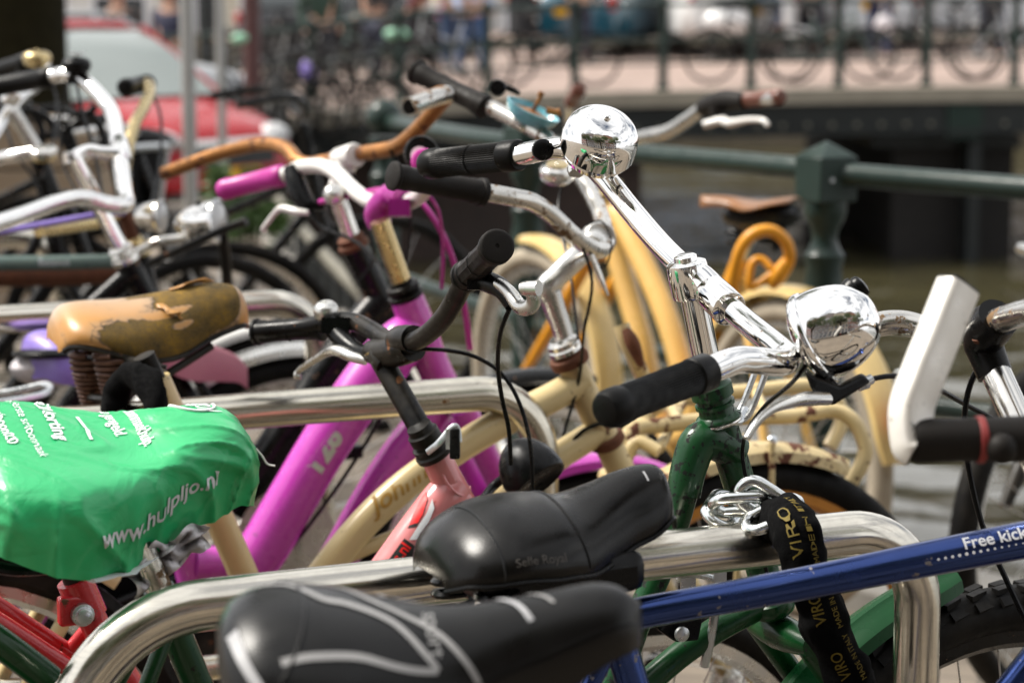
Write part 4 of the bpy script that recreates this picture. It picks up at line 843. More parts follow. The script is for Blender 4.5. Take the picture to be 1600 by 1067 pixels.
# torn tan saddle on springs
so_ = P(80, 481, 3.06); Dt = V((math.sin(R(70)), math.cos(R(70)), .02)).normalized()
ST_ = saddle_fn(so_, Dt, UPZ, .268, .205, w=[(0, .50), (.02, .66), (.08, .84), (.2, .98), (.32, 1), (.45, .92), (.6, .74), (.75, .54), (.88, .42), (.96, .32), (1, .12)],
                zt=[(0, -.014), (.04, .0), (.12, .006), (.35, .006), (.6, .014), (.8, .020), (.92, .016), (.97, .006), (1, -.012)],
                sd=[(0, .034), (.2, .046), (.45, .064), (.6, .068), (.8, .056), (.93, .044), (1, .03)], amax=100, pw=.85)
mb = saddle_mesh(ST_, 80, 56)
sd_ = B.part('saddle', mb, 'leather', ang=85)
at = sd_.data.attributes.new('torn', 'FLOAT', 'POINT'); fa = sd_.data.attributes.new('faded', 'FLOAT', 'POINT')
def torn(u, v):
    def blob(cu, cv, ru, rv): return max(0, 1-math.sqrt(((u-cu)/ru)**2+((v-cv)/rv)**2))
    a = blob(.75, .40, .36, .80)*1.6; b_ = blob(.42, .74, .34, .42)*1.7; c_ = blob(.62, .85, .24, .40)*1.2; d = blob(.52, .02, .22, .12)*1.2
    k = max(a, b_, c_, d)
    fl = blob(.585, .42, .20, .085+.0*u)*1.6; fl2 = blob(.62, .62, .10, .07)*1.3   # strips of skin still in place
    nose = max(0, (u-.93)/.05)
    return max(0, min(1, .10+k*.9-fl-fl2-nose*1.2))
for i in range(81):
    for j in range(57):
        v = j/56*2-1; at.data[i*57+j].value = torn(i/80, v); fa.data[i*57+j].value = max(0, min(1, (.55-abs(v+.1))*1.7+.3*(i/80)-.1))
for u0, v0, u1, v1, wd in ((.50, .30, .62, .55, .012), (.60, .02, .84, .0, .007)):
    fm = MB().grid(lambda a, b: ST_(u0+(u1-u0)*a+.02*math.sin(a*11)*b, v0+(v1-v0)*a+(b-.5)*.17*math.sin(math.pi*min(1, a*1.25+.1)), .002+.007*b*math.sin(a*3)), 14, 6)
    fo = fm.build('torn_flap', M['leather'], sd_, ang=85); fo.modifiers.new('t', 'SOLIDIFY').thickness = .0016
MB().tube([ST_(t, 1.0, 0)-UPZ*.002 for t in [.02+i/44*.96 for i in range(45)]], .004, seg=7, sub=1).build('saddle_edge', M['black_worn'], sd_)
for q in ((140, 556, 3.10), (178, 556, 3.02)):
    p_ = P(*q); coil(p_+UPZ*.004, p_-UPZ*.022, .0255, .0225, 3, .0042).build('spring', M['spring'], sd_); coil(p_-UPZ*.022, p_-UPZ*.078, .0225, .0085, 9, .0032).build('spring', M['spring'], sd_)
fr = MB().tube(T((118, 550, 3.12), (135, 560, 3.1), (200, 562, 3.0), (260, 575, 2.99)), .005, seg=8).tube([P(140, 620, 3.1), P(178, 622, 3.02), P(236, 600, 3.1)], .006, seg=8).tube(T((178, 625, 3.02), (250, 590, 3.08), (330, 540, 3.14)), .006, seg=8)
fr.build('saddle_rail', M['black_worn'], sd_)
B.part('seat_post', MB().cyl(B.p(225, 555), B.p(245, 598), .0145, 16), 'black_worn')
# black cloth-covered cable lock round the rack
lm = MB().tube(T((168, 655, 2.93), (180, 616, 2.95), (205, 588, 2.94), (228, 598, 2.90), (243, 640, 2.875), (247, 700, 2.88), (225, 740, 2.95)), [.014, .015, .019, .020, .017, .016, .015], seg=20)
lm.v = [p+V((noise.noise(p*40), 0, noise.noise(p*40+V((3, 3, 3)))))*.010 for p in lm.v]
tag(lm.build('cable_lock', M['cloth'], None, ang=80), 'black cloth covered lock slung over the rack tube under the torn tan saddle', 'lock')

# ------------------------------------------------------------------ magenta bicycle
B = Bike('shiny magenta bicycle with white handlebar and magenta grips', (655, 515, 3.52))
B.part('steerer', MB().cyl(B.p(593, 345), B.p(633, 455), .0155, 20), 'gold_steel')
ha = (B.p(629, 446)-B.p(690, 600)).normalized(); h0 = B.p(634, 460)
B.part('headset', MB().lathe(h0-ha*.006, ha, [(0, .024), (.003, .028), (.008, .028), (.010, .024), (.013, .0245), (.016, .027), (.022, .026), (.024, .020), (.030, .018)], 22), 'black_worn')
B.tube('head_tube', B.pl((636, 466), (655, 515), (672, 560), (690, 600)), [.0260, .0275, .0265, .0265], 'magenta', seg=22)
mt = B.tube('main_tube', B.pl((652, 505), (636, 525), (600, 565), (550, 630), (500, 705), (450, 790), (415, 850), (385, 890)), [.026, .037, .041, .0395, .0385, .0385, .0385, .0385], 'magenta', seg=28)
kf = on_tube(B.p(450, 790), B.p(550, 630), .0389, C0-B.p(500, 705)+V((.35, 0, 0)))
lettering('Y26', lambda x, y: kf(.058+x, -.012+y), 'grey_print', mt, .046, shear=.1, bold=.0025)
B.tube('lower_tube', B.pl((690, 612), (672, 650), (625, 710), (580, 780), (530, 870), (470, 960)), .0300, 'magenta', seg=20)
B.tube('chain_stay', B.pl((400, 868), (350, 880), (300, 880)), .028, 'magenta', seg=18); B.tube('seat_tube', B.pl((262, 800), (290, 870), (310, 950)), .022, 'magenta', seg=16)
bbp = B.p(395, 900); ub = B.u(395, 900); B.part('bolt', MB().sphere(B.p(365, 872, .03), .008, 10, 8), 'blue'); ur = ub-.46; uf = B.u(690, 600)+.26; B.crank(B.uz(ub, .30), 'alu', 15)
B.tube('seat_stay', [B.p(60, 860), B.p(10, 950), B.p(-60, 1060)], .016, 'magenta', sub=1); B.tube('seat_stay', [B.p(95, 905), B.p(30, 1010), B.p(-30, 1100)], .013, 'magenta', sub=1)
B.wheel(ur, .30, .022, fine=False); cr = B.p(700, 628); B.fork(cr, uf, 'magenta', axle_z=.30, r=.021, w=.058); B.wheel(uf, .31, .022, fine=True, n=28)
B.fender(uf, -35, 34, .338, .030, 'magenta', .02, .31)
# bar
B.tube('handlebar', T((345, 298, 3.86), (440, 274, 3.80), (468, 262, 3.77), (500, 259, 3.73), (525, 270, 3.69), (552, 296, 3.64), (578, 313, 3.59), (612, 318, 3.52), (640, 314, 3.47), (658, 303, 3.42), (668, 285, 3.38), (664, 258, 3.34), (655, 242, 3.27)), .0128, 'white_paint', seg=18)
grip(B, P(344, 298, 3.865), P(444, 273, 3.80), .0185, 'magenta_plastic')
g2 = grip(B, P(662, 250, 3.24), P(668, 275, 3.36), .0190, 'magenta_plastic')
B.part('bar_collar', MB().lathe(P(657, 240, 3.36), RT*.2-FW+UP*.1, [(-.02, .021), (0, .0255), (.008, .0262), (.012, .024)], 20), 'black_worn')
B.part('bar_collar', MB().cyl(P(540, 285, 3.665), P(553, 298, 3.645), .0138, 18), 'plastic')
B.part('stem', MB().tube(T((594, 352, 3.52), (590, 335, 3.52), (600, 318, 3.51), (615, 306, 3.50), (632, 308, 3.47)), [.0185, .0215, .023, .022, .020], seg=16).box(P(625, 325, 3.44), RT*.016, UP*.013, FW*.02), 'magenta_dark')
bm_ = MB().tube(T((455, 262, 3.77), (462, 285, 3.76), (472, 310, 3.75), (485, 325, 3.74)), [.0135, .017, .018, .014], seg=12); bm_.box(P(495, 322, 3.73), RT*.014, UP*.006, FW*.01)
B.part('brake_mount', bm_, 'plastic')
B.tube('brake_lever', T((482, 332, 3.73), (462, 330, 3.74), (440, 325, 3.76), (428, 335, 3.78), (418, 348, 3.79), (411, 358, 3.80), (416, 361, 3.80)), [.005, .0065, .006, .0048, .0045, .0042, .004], 'white_paint', seg=10)
bell(B, P(522, 304, 3.64), UP*.7+RT*.2-FW*.7, .0175, 'alu', 'alu', flat=.9)
B.tube('brake_cable', T((500, 315, 3.70), (560, 303, 3.62), (605, 296, 3.55), (648, 308, 3.50), (680, 345, 3.48), (706, 400, 3.49), (724, 470, 3.52), (735, 545, 3.55)), .0046, 'magenta_plastic', seg=8)
B.tube('brake_cable', T((665, 300, 3.40), (685, 330, 3.42), (692, 390, 3.46), (690, 450, 3.5)), .003, 'magenta_dark', seg=8)

# ------------------------------------------------------------------ black bicycle with rusty bar
B = Bike('black bicycle with bare rusty brown handlebar and silver stem', (575, 430, 3.92))
B.part('steerer', MB().cyl(B.p(520, 290), B.p(551, 375), .0155, 20), 'old_chrome')
ha = (B.p(548, 366)-B.p(612, 510)).normalized(); h0 = B.p(552, 382)
B.part('headset', MB().lathe(h0-ha*.008, ha, [(0, .022), (.003, .027), (.010, .027), (.013, .022), (.016, .0235), (.022, .0235), (.026, .018)], 22), 'rust')
B.tube('head_tube', B.pl((553, 386), (580, 440), (622, 530)), .0235, 'black_paint', seg=20); B.tube('down_tube', B.pl((600, 470), (540, 540), (470, 640), (360, 800)), .033, 'black_paint', seg=20)
sd_ = B.part('saddle', saddle_mesh(saddle_fn(P(190, 475, 3.80), V((.83, .40, -.42)).normalized(), UPZ, .24, .085), 24, 16), 'dustypink')
B.tube('seat_post', [P(215, 510, 3.88), P(300, 640, 3.9)], .014, 'alu', sub=1); bbp = P(430, 830, 3.88); B.tube('seat_tube', [P(255, 560, 3.89), bbp], .017, 'black_paint', sub=1)
ub = (bbp-B.o).dot(B.d); B.crank(bbp, 'alu', 70); ur = ub-.45; uf = B.u(622, 530)+.26; B.wheel(ur, .345, .022, fine=False); B.wheel(uf, .345, .022, 'tyre', 'alu', n=28); B.fork(B.p(632, 552), uf, 'black_paint', axle_z=.345)
B.stays(ur, P(262, 585, 3.89), bbp, axle_z=.345); B.fender(uf, -80, 20, .372, .028, 'black_paint', .02, .345); B.fender(ur, -90, 50, .372, .028, 'black_paint', .02, .345)
B.tube('handlebar', T((257, 271, 4.32), (300, 255, 4.28), (345, 239, 4.24), (395, 227, 4.18), (430, 226, 4.12), (452, 236, 4.07), (466, 252, 4.03), (490, 256, 4.0), (545, 243, 3.93), (590, 236, 3.86), (618, 230, 3.82), (640, 214, 3.78), (662, 192, 3.74), (684, 166, 3.70), (698, 150, 3.66), (692, 146, 3.60), (668, 155, 3.55), (640, 166, 3.51)), .0132, 'rust_bar', seg=16)
B.part('bar_tip', MB().tube(T((698, 147, 3.59), (668, 156, 3.54), (641, 166.5, 3.505)), .0140, seg=20), 'bar_silver'); B.part('dark_bore_disc', MB().cyl(P(641.5, 166.4, 3.507), P(640, 166.8, 3.503), .0118, 20), 'plastic')  # black disc stands in for the shadow inside the open bar end
B.part('stem', MB().tube(T((525, 300, 3.92), (534, 275, 3.92), (543, 248, 3.925)), [.0165, .0185, .020], seg=16).lathe(P(530, 250, 3.95), P(562, 240, 3.88)-P(530, 250, 3.95), [(0, .019), (.004, .0215), (.06, .0215), (.065, .019)], 20), 'white_paint')
# ------------------------------------------------------------------ bicycles further left
B = Bike('old bicycle at the left with bent chrome handlebar and black dome bell', (150, 330, 4.12))
B.part('steerer', MB().cyl(B.p(117, 248), B.p(188, 388), .0145, 18), 'chrome')
B.tube('handlebar', T((-20, 137, 4.46), (78, 120, 4.41), (102, 116, 4.39), (126, 122, 4.37), (152, 146, 4.33), (175, 176, 4.28), (183, 215, 4.20), (189, 255, 4.12), (195, 300, 4.04), (198, 315, 4.01), (190, 321, 3.99), (165, 318, 3.97), (130, 309, 3.94), (90, 316, 3.90), (40, 334, 3.85), (-20, 354, 3.79)), .0150, 'chrome', seg=18)
grip(B, P(-30, 140, 4.47), P(82, 120, 4.41), .0205, 'rubber')
sm = MB().lathe(P(186, 222, 4.19), P(192, 262, 4.11)-P(186, 222, 4.19), [(0, .0165), (.004, .019), (.06, .019), (.075, .0165)], 20).tube(T((188, 240, 4.13), (160, 238, 4.13), (138, 236, 4.13), (116, 250, 4.12)), [.014, .012, .014, .017], seg=14).lathe(P(112, 246, 4.12), UP, [(-.012, .015), (.006, .017), (.010, .011)], 16)
B.part('stem', sm, 'chrome')
bell(B, P(120, 100, 4.36), UP*.95-FW*.25, .0270, 'plastic', 'plastic', flat=.5)
B.part('bell_button', MB().lathe(P(120, 92, 4.36)+UP*.010, UP*.95-FW*.25, [(0, .016), (.002, .016), (.003, .010), (.001, .006)], 18), 'galv'); B.tube('bell_clamp', T((118, 104, 4.36), (115, 130, 4.37)), .012, 'plastic', sub=1)
ha = (B.p(180, 372)-B.p(225, 460)).normalized(); h0 = B.p(192, 396)
B.part('headset', MB().lathe(h0-ha*.02, ha, [(0, .022), (.004, .026), (.012, .026), (.015, .022), (.02, .024), (.025, .021), (.03, .024), (.036, .019)], 20), 'old_chrome')
B.tube('head_tube', B.pl((196, 400), (240, 490)), .022, 'black_paint', sub=1); B.tube('top_tube', B.pl((205, 425), (60, 555), (0, 640)), .018, 'black_paint', sub=1); B.tube('down_tube', B.pl((235, 480), (130, 600), (20, 760)), .02, 'black_paint', sub=1)
uf = B.u(240, 490)+.27; bbp = B.uz(uf-.66, .29); B.crank(bbp); B.wheel(uf, .35, .022, fine=True, n=28); B.fork(B.p(247, 505), uf); B.wheel(uf-1.12, .35, .022, fine=False); B.fender(uf, -75, 24, .376, .029, 'alu', .02, .35)
sp = B.uz(uf-.80, .78); B.tube('seat_tube', [sp, bbp], .016, 'black_paint', sub=1); B.stays(uf-1.12, sp, bbp, axle_z=.35)
# violet saddle, grey padded underside
vs = B.part('saddle', saddle_mesh(saddle_fn(P(40, 522, 3.78), V((.86, .5, .0)).normalized(), UPZ, .23, .20, sd=[(0, .045), (.15, .06), (.5, .055), (1, .03)]), 30, 22), 'violet')
MB().sphere(P(85, 575, 3.83), .075, 18, 10, (RT, FW, UP*.42)).build('foam_pad', M['bag'], vs); MB().sphere(P(95, 553, 3.80), .082, 18, 10, (RT, FW, UP*.16)).build('saddle_base', M['plastic'], vs)
B.tube('carrier_loop', T((-30, 620, 3.6), (30, 610, 3.6), (70, 601, 3.6), (78, 608, 3.58), (60, 618, 3.55), (0, 628, 3.5), (-40, 632, 3.5)), .006, 'galv', seg=8)

B = Bike('grey green bicycle at the left with rusty steerer and two chrome headlights', (205, 400, 4.45))
B.part('steerer', MB().cyl(B.p(190, 320), B.p(211, 384), .0140, 18), 'rust')
ha = (B.p(208, 374)-B.p(228, 440)).normalized(); h0 = B.p(213, 392)
B.part('headset', MB().lathe(h0-ha*.012, ha, [(0, .023), (.004, .029), (.012, .029), (.015, .024), (.02, .026), (.028, .026), (.032, .019), (.04, .018)], 22), 'gold_steel')
B.tube('head_tube', B.pl((215, 398), (240, 490)), .024, 'black_paint', sub=1)
tp = B.tube('top_tube', B.pl((-40, 414), (80, 413), (205, 410)), .0175, 'greygreen', seg=18, sub=1); B.tube('lower_tube', B.pl((-40, 432), (100, 430), (212, 425)), .020, 'rust', seg=14, sub=1)
ff = on_tube(B.p(40, 412), B.p(120, 411), .0177, C0-B.p(80, 410)); lettering('Batavus', lambda x, y: ff(.02+x, -.004+y), 'white_print', tp, .020)
ba = B.tube('handlebar', T((200, 133, 4.9), (228, 130, 4.86), (234, 142, 4.8), (226, 165, 4.72), (208, 200, 4.62), (195, 260, 4.52), (190, 320, 4.45), (160, 345, 4.36), (60, 360, 4.2)), .0125, 'gold_steel', seg=16)
grip(B, P(193, 137, 4.78), P(232, 130, 4.90), .0195, 'rubber')
def lamp(b, c, ax, r, L, m='chrome'):
    ax = ax.normalized(); h = b.part('headlight', MB().lathe(c, ax, [(-L, 0), (-L*.98, r*.25), (-L*.85, r*.50), (-L*.6, r*.76), (-L*.3, r*.93), (0, r), (.004, r*1.05), (.010, r*1.05), (.012, r*.96)], 30, cap=False), m)
    MB().lathe(c+ax*.008, ax, [(0, r*.97), (.004, r*.8), (.006, 0)], 24, cap=False).build('lamp_glass', M['glass'], h); return h
h1 = lamp(B, P(335, 346, 4.40), RT*.9+UP*.06-FW*.3, .0420, .085); MB().sphere(P(310, 318, 4.37), .006, 10, 8).build('switch', M['plastic'], h1)
lamp(B, P(246, 338, 4.5), RT*.9-FW*.3, .032, .05, 'old_chrome'); B.tube('lamp_bracket', T((218, 392, 4.42), (245, 378, 4.40), (290, 372, 4.4)), .010, 'old_chrome')
B.tube('brake_rod', T((235, 410, 4.4), (290, 385, 4.35), (350, 358, 4.3), (385, 345, 4.28)), .0085, 'black_worn'); B.tube('side_stand', T((346, 360, 4.4), (352, 400, 4.42), (357, 470, 4.45)), .011, 'black_worn')
uf = B.u(240, 490)+.25; bbp = B.uz(uf-.64, .29); B.crank(bbp); B.wheel(uf, .35, .02, rim='white_paint', n=28); B.fork(B.p(246, 500), uf); B.wheel(uf-1.1, .35, .022, fine=False); sp = B.uz(uf-.78, .80)
B.tube('seat_tube', [sp, bbp], .016, 'greygreen', sub=1); B.tube('down_tube', [B.p(236, 480), bbp], .017, 'greygreen', sub=1); B.stays(uf-1.1, sp, bbp, 'greygreen', axle_z=.35); B.fender(uf, -70, 15, .374, .026, 'white_paint', .018, .35)
B.part('saddle', saddle_mesh(saddle_fn(sp-B.d*.15+UPZ*.10, B.d, UPZ, .26, .18), 24, 16), 'plastic'); B.tube('seat_post', [sp, sp+UPZ*.09-B.d*.02], .013, 'alu', sub=1)
B.tube('brake_cable', T((-20, 366, 4.2), (60, 352, 4.2), (150, 336, 4.2), (192, 332, 4.3)), .006, 'violet', seg=8)

B = Bike('dark bicycle at the far left with brass bell and silver disc bell', (60, 300, 4.9))
B.part('steerer', MB().cyl(B.p(18, 172), B.p(58, 236), .0160, 16), 'alu'); B.part('stem', MB().lathe(B.p(10, 162), UP*.7+RT*.5, [(0, .014), (.01, .02), (.03, .02), (.036, .014)], 16), 'chrome')
B.tube('handlebar', T((-30, 118, 5.3), (20, 100, 5.24), (50, 94, 5.2), (70, 98, 5.15), (60, 130, 5.0), (25, 160, 4.9), (-30, 250, 4.7), (10, 245, 4.62), (52, 238, 4.6)), .0135, 'chrome', seg=14)
grip(B, P(-40, 122, 5.32), P(48, 95, 5.2), .021, 'rubber'); bell(B, P(58, 90, 5.12), UP*.95-FW*.2, .032, 'gold_steel', 'gold_steel', flat=.5); bell(B, P(68, 236, 4.6), UP*.9-FW*.4, .029, 'old_chrome', 'gold_steel', flat=.35)
for a, b, r in (((60, 240), (95, 420), .020), ((62, 245), (105, 360), .017), ((95, 300), (140, 420), .018), ((30, 430), (80, 330), .012), ((88, 400), (85, 300), .008)): B.tube('frame_tube', [B.p(*a), B.p(*b)], r, 'black_paint', sub=1)
for pts in ([(40, 172), (70, 182), (100, 220), (118, 250)], [(60, 215), (100, 205), (140, 175), (150, 165)], [(118, 178), (140, 178), (158, 200), (168, 245)], [(100, 190), (115, 225), (122, 262)], [(50, 172), (66, 205), (60, 240)]): B.tube('carrier_rail', [P(x, y, 5.3) for x, y in pts], .010, 'black_paint', seg=10)
uf = B.u(105, 420)+.22; bbp = B.uz(uf-.64, .29); B.crank(bbp); B.wheel(uf, .35, .022, fine=True, n=28); B.wheel(uf-1.1, .35, .022, fine=False); sp = B.uz(uf-.78, .78); B.tube('seat_tube', [sp, bbp], .016, 'black_paint', sub=1); B.tube('down_tube', [B.p(95, 420), bbp], .017, 'black_paint', sub=1); B.stays(uf-1.1, sp, bbp, axle_z=.35); B.fork(B.p(100, 440), uf)
# dark basket bicycle between the chrome bar and the pole
B = Bike('bicycle with square black basket in front of the red car', (225, 330, 6.2), 72)
bk = MB(); q = [P(196, 232, 6.0), P(262, 228, 6.4), P(248, 318, 6.4), P(200, 330, 6.0)]
for i in range(4): bk.tube([q[i], q[(i+1) % 4]], .011, seg=8, sub=1)
bo = B.part('basket', bk, 'galv'); ctr = sum(q, V())/4
MB().prism([ctr+(p-ctr)*.97 for p in q], B.n*-.25).build('basket_lining', M['cloth'], bo, bevel=.02)
uf = .22; bbp = B.uz(-.42, .29); B.crank(bbp); B.wheel(uf, .35, .022, fine=False); B.wheel(uf-1.1, .35, .022, fine=False); hp = B.uz(-.02, .95); B.tube('head_tube', [hp, B.uz(.06, .72)], .02, 'black_paint', sub=1); B.tube('down_tube', [B.uz(.05, .74), bbp], .02, 'black_paint', sub=1); sp = B.uz(-.58, .80); B.tube('seat_tube', [sp, bbp], .017, 'black_paint', sub=1); B.stays(uf-1.1, sp, bbp, axle_z=.35); B.fork(B.uz(.08, .68), uf)
B.part('saddle', saddle_mesh(saddle_fn(sp-B.d*.14+UPZ*.08, B.d, UPZ, .26, .18), 20, 14), 'plastic'); B.tube('handlebar', [B.uz(-.25, 1.02, .28), B.uz(-.08, 1.03, .22), B.uz(-.02, 1.0, 0), B.uz(-.08, 1.03, -.22), B.uz(-.25, 1.02, -.28)], .011, 'chrome')

# ------------------------------------------------------------------ yellow bicycle leaning at the railing, seen from behind
B = Bike('yellow bicycle with swan neck frame and tan saddle leaning by the railing', (1290, 560, 4.95), -28.5, None)
hA, hB = B.p(955, 290), B.p(962, 345)
B.part('headset', MB().lathe(B.p(955, 302), UPZ, [(-.02, .020), (-.012, .036), (.004, .038), (.012, .028), (.03, .028), (.034, .02)], 22), 'gold_steel'); B.tube('head_tube', [B.p(956, 306), hB, B.p(958, 380)], .029, 'yellow', sub=1)
uf = B.u(842, 560); ur = B.u(1238, 560); ubb = ur+.50; bbp = B.uz(ubb, .31)
for off, pts in ((.0, [(955, 322), (975, 352), (1010, 420), (1040, 490), (1062, 560), (1085, 660)]), (.0, [(948, 340), (965, 400), (985, 470), (1005, 540), (1020, 620), (1050, 720)])):
    B.tube('frame_tube', [B.p(x, y, off) for x, y in pts]+[bbp], .029, 'yellow', seg=18)
B.tube('seat_tube', [B.p(1158, 400), B.p(1120, 500), B.p(1105, 560), bbp], [.019, .021, .021, .021], 'orange', seg=14); B.tube('seat_post', [B.p(1178, 350), B.p(1158, 402)], .016, 'alu', sub=1)
for off in (-.04, .04):
    B.tube('seat_stay', [B.p(1150, 430, off*.3), B.p(1200, 560, off), B.uz(ur, .355, off*1.6)], .011, 'yellow'); B.tube('chain_stay', [bbp, B.uz(ur, .355, off*1.6)], .012, 'yellow', sub=1)
B.fork(B.p(955, 395), uf, 'orange', r=.019, w=.06); B.wheel(uf, .355, .027, 'tyre_cream', 'alu', n=28); B.wheel(ur, .355, .027, 'tyre_cream', 'alu', n=28)
B.fender(uf, -115, 12, .385, .040, 'yellow_pale', .018, .355); B.fender(ur, -82, 60, .385, .040, 'yellow_pale', .018, .355)
rr = B.uz(ur-.388, .52); B.part('rear_reflector', MB().box(rr-B.d*.012, B.n*.026, UPZ*.040, B.d*.008), 'redglass', bevel=.006); B.part('reflector_mount', MB().box(rr+UPZ*.06-B.d*.004, B.n*.02, UPZ*.03, B.d*.006), 'galv', bevel=.004)
ys = B.part('saddle', saddle_mesh(saddle_fn(B.p(1242, 318), V((-.90, .42, .03)).normalized(), UPZ, .22, .21, sd=[(0, .006), (.2, .009), (.5, .014), (1, .020)], zt=[(0, .012), (.1, .012), (.4, .0), (.7, .006), (1, .004)]), 30, 22), 'brown_leather')
MB().sphere(B.p(1190, 336), .100, 18, 10, (RT*.92, FW, UP*.40)).build('saddle_base', M['plastic'], ys)
for q in ((1155, 345), (1205, 345)): coil(B.p(*q)+UPZ*.02, B.p(*q)-UPZ*.06, .03, .025, 4, .007).build('spring', M['plastic'], ys)
tag(MB().tube(T((1150, 478, 4.9), (1146, 440, 4.86), (1156, 392, 4.83), (1176, 366, 4.82), (1204, 360, 4.82), (1227, 376, 4.83), (1234, 402, 4.85), (1224, 424, 4.86)), .0130, seg=12).tube(T((1232, 408, 4.85), (1216, 430, 4.86), (1204, 446, 4.87)), [.015, .0185, .013], seg=12).tube(T((1206, 420, 4.86), (1190, 405, 4.87), (1176, 410, 4.87), (1171, 436, 4.87), (1176, 448, 4.87), (1206, 428, 4.86)), .0085, seg=10, sub=4).build('coil_lock', M['orange'], None), 'orange coiled cable lock wound under the tan saddle of the yellow bicycle', 'lock')
B.part('seat_clamp', MB().sphere(B.p(1145, 372, .05), .018, 12, 8), 'chrome')
B.tube('handlebar', T((905, 150, 5.5), (890, 165, 5.6), (900, 215, 5.8), (950, 250, 5.82), (985, 222, 5.6), (1010, 213, 5.5), (1045, 205, 5.4), (1080, 183, 5.3), (1108, 165, 5.22), (1150, 158, 5.1), (1215, 152, 4.95)), .016, 'alu', seg=14)
grip(B, P(1222, 151, 4.94), P(1160, 156, 5.07), .018, 'brown_grip'); grip(B, P(905, 140, 5.42), P(893, 160, 5.56), .018, 'brown_grip'); B.part('brake_mount', MB().tube(T((1100, 168, 5.2), (1130, 158, 5.12), (1165, 158, 5.05)), [.022, .026, .020], seg=12).tube(T((1120, 165, 5.1), (1118, 195, 5.1)), [.018, .012], seg=10, sub=1), 'rubber_worn')
B.tube('brake_lever', T((1100, 195, 5.1), (1128, 188, 5.08), (1140, 192, 5.05), (1170, 187, 5.0), (1192, 188, 4.96), (1200, 196, 4.95)), [.009, .010, .010, .007, .006, .006], 'white_paint', seg=10)
B.tube('steerer', [B.p(956, 306), P(950, 252, 5.8)], .016, 'old_chrome', sub=1)

# bicycle at the right edge behind the railing side
B = Bike('black bicycle at the right edge with turned front wheel', (1650, 820, 4.45), 45, None)
B.wheel(0, .35, .027, 'tyre', 'alu', n=32); B.fender(0, 20, 120, .378, .030, 'black_paint', .02, .35)
cr = P(1640, 640, 4.5); hp = P(1648, 560, 4.52); B.tube('fork_leg', T((1640, 640, 4.5), (1600, 720, 4.42), (1570, 790, 4.38)), [.018, .018, .012], 'black_worn'); B.tube('fork_leg', [cr, B.uz(0, .35, -.06)], .014, 'black_worn', sub=1)
B.tube('head_tube', [cr, hp], .02, 'black_paint', sub=1); B.o = B.uz(0, 1); B.d, B.n = V((.83, -.56, 0)), V((-.56, -.83, 0)); bbp = B.uz(.62, .29); B.crank(bbp); B.tube('down_tube', [cr, bbp], .018, 'black_paint', sub=1); sp = B.uz(.80, .82); B.tube('seat_tube', [sp, bbp], .016, 'black_paint', sub=1); B.wheel(1.1, .35, .022, fine=False); B.stays(1.1, sp, bbp, axle_z=.35)
B.part('saddle', saddle_mesh(saddle_fn(sp+B.d*.14+UPZ*.09, -B.d, UPZ, .26, .18), 20, 14), 'plastic'); B.tube('seat_post', [sp, sp+UPZ*.08], .013, 'alu', sub=1); B.tube('top_tube', [hp, sp], .015, 'black_paint', sub=1)
B.tube('handlebar', [hp+V((0, 0, .22))-B.n*.26+B.d*.2, hp+V((0, 0, .24))-B.n*.2, hp+V((0, 0, .2)), hp+V((0, 0, .24))+B.n*.2, hp+V((0, 0, .22))+B.n*.26+B.d*.2], .011, 'alu'); B.tube('steerer', [hp, hp+V((0, 0, .2))], .013, 'alu', sub=1)

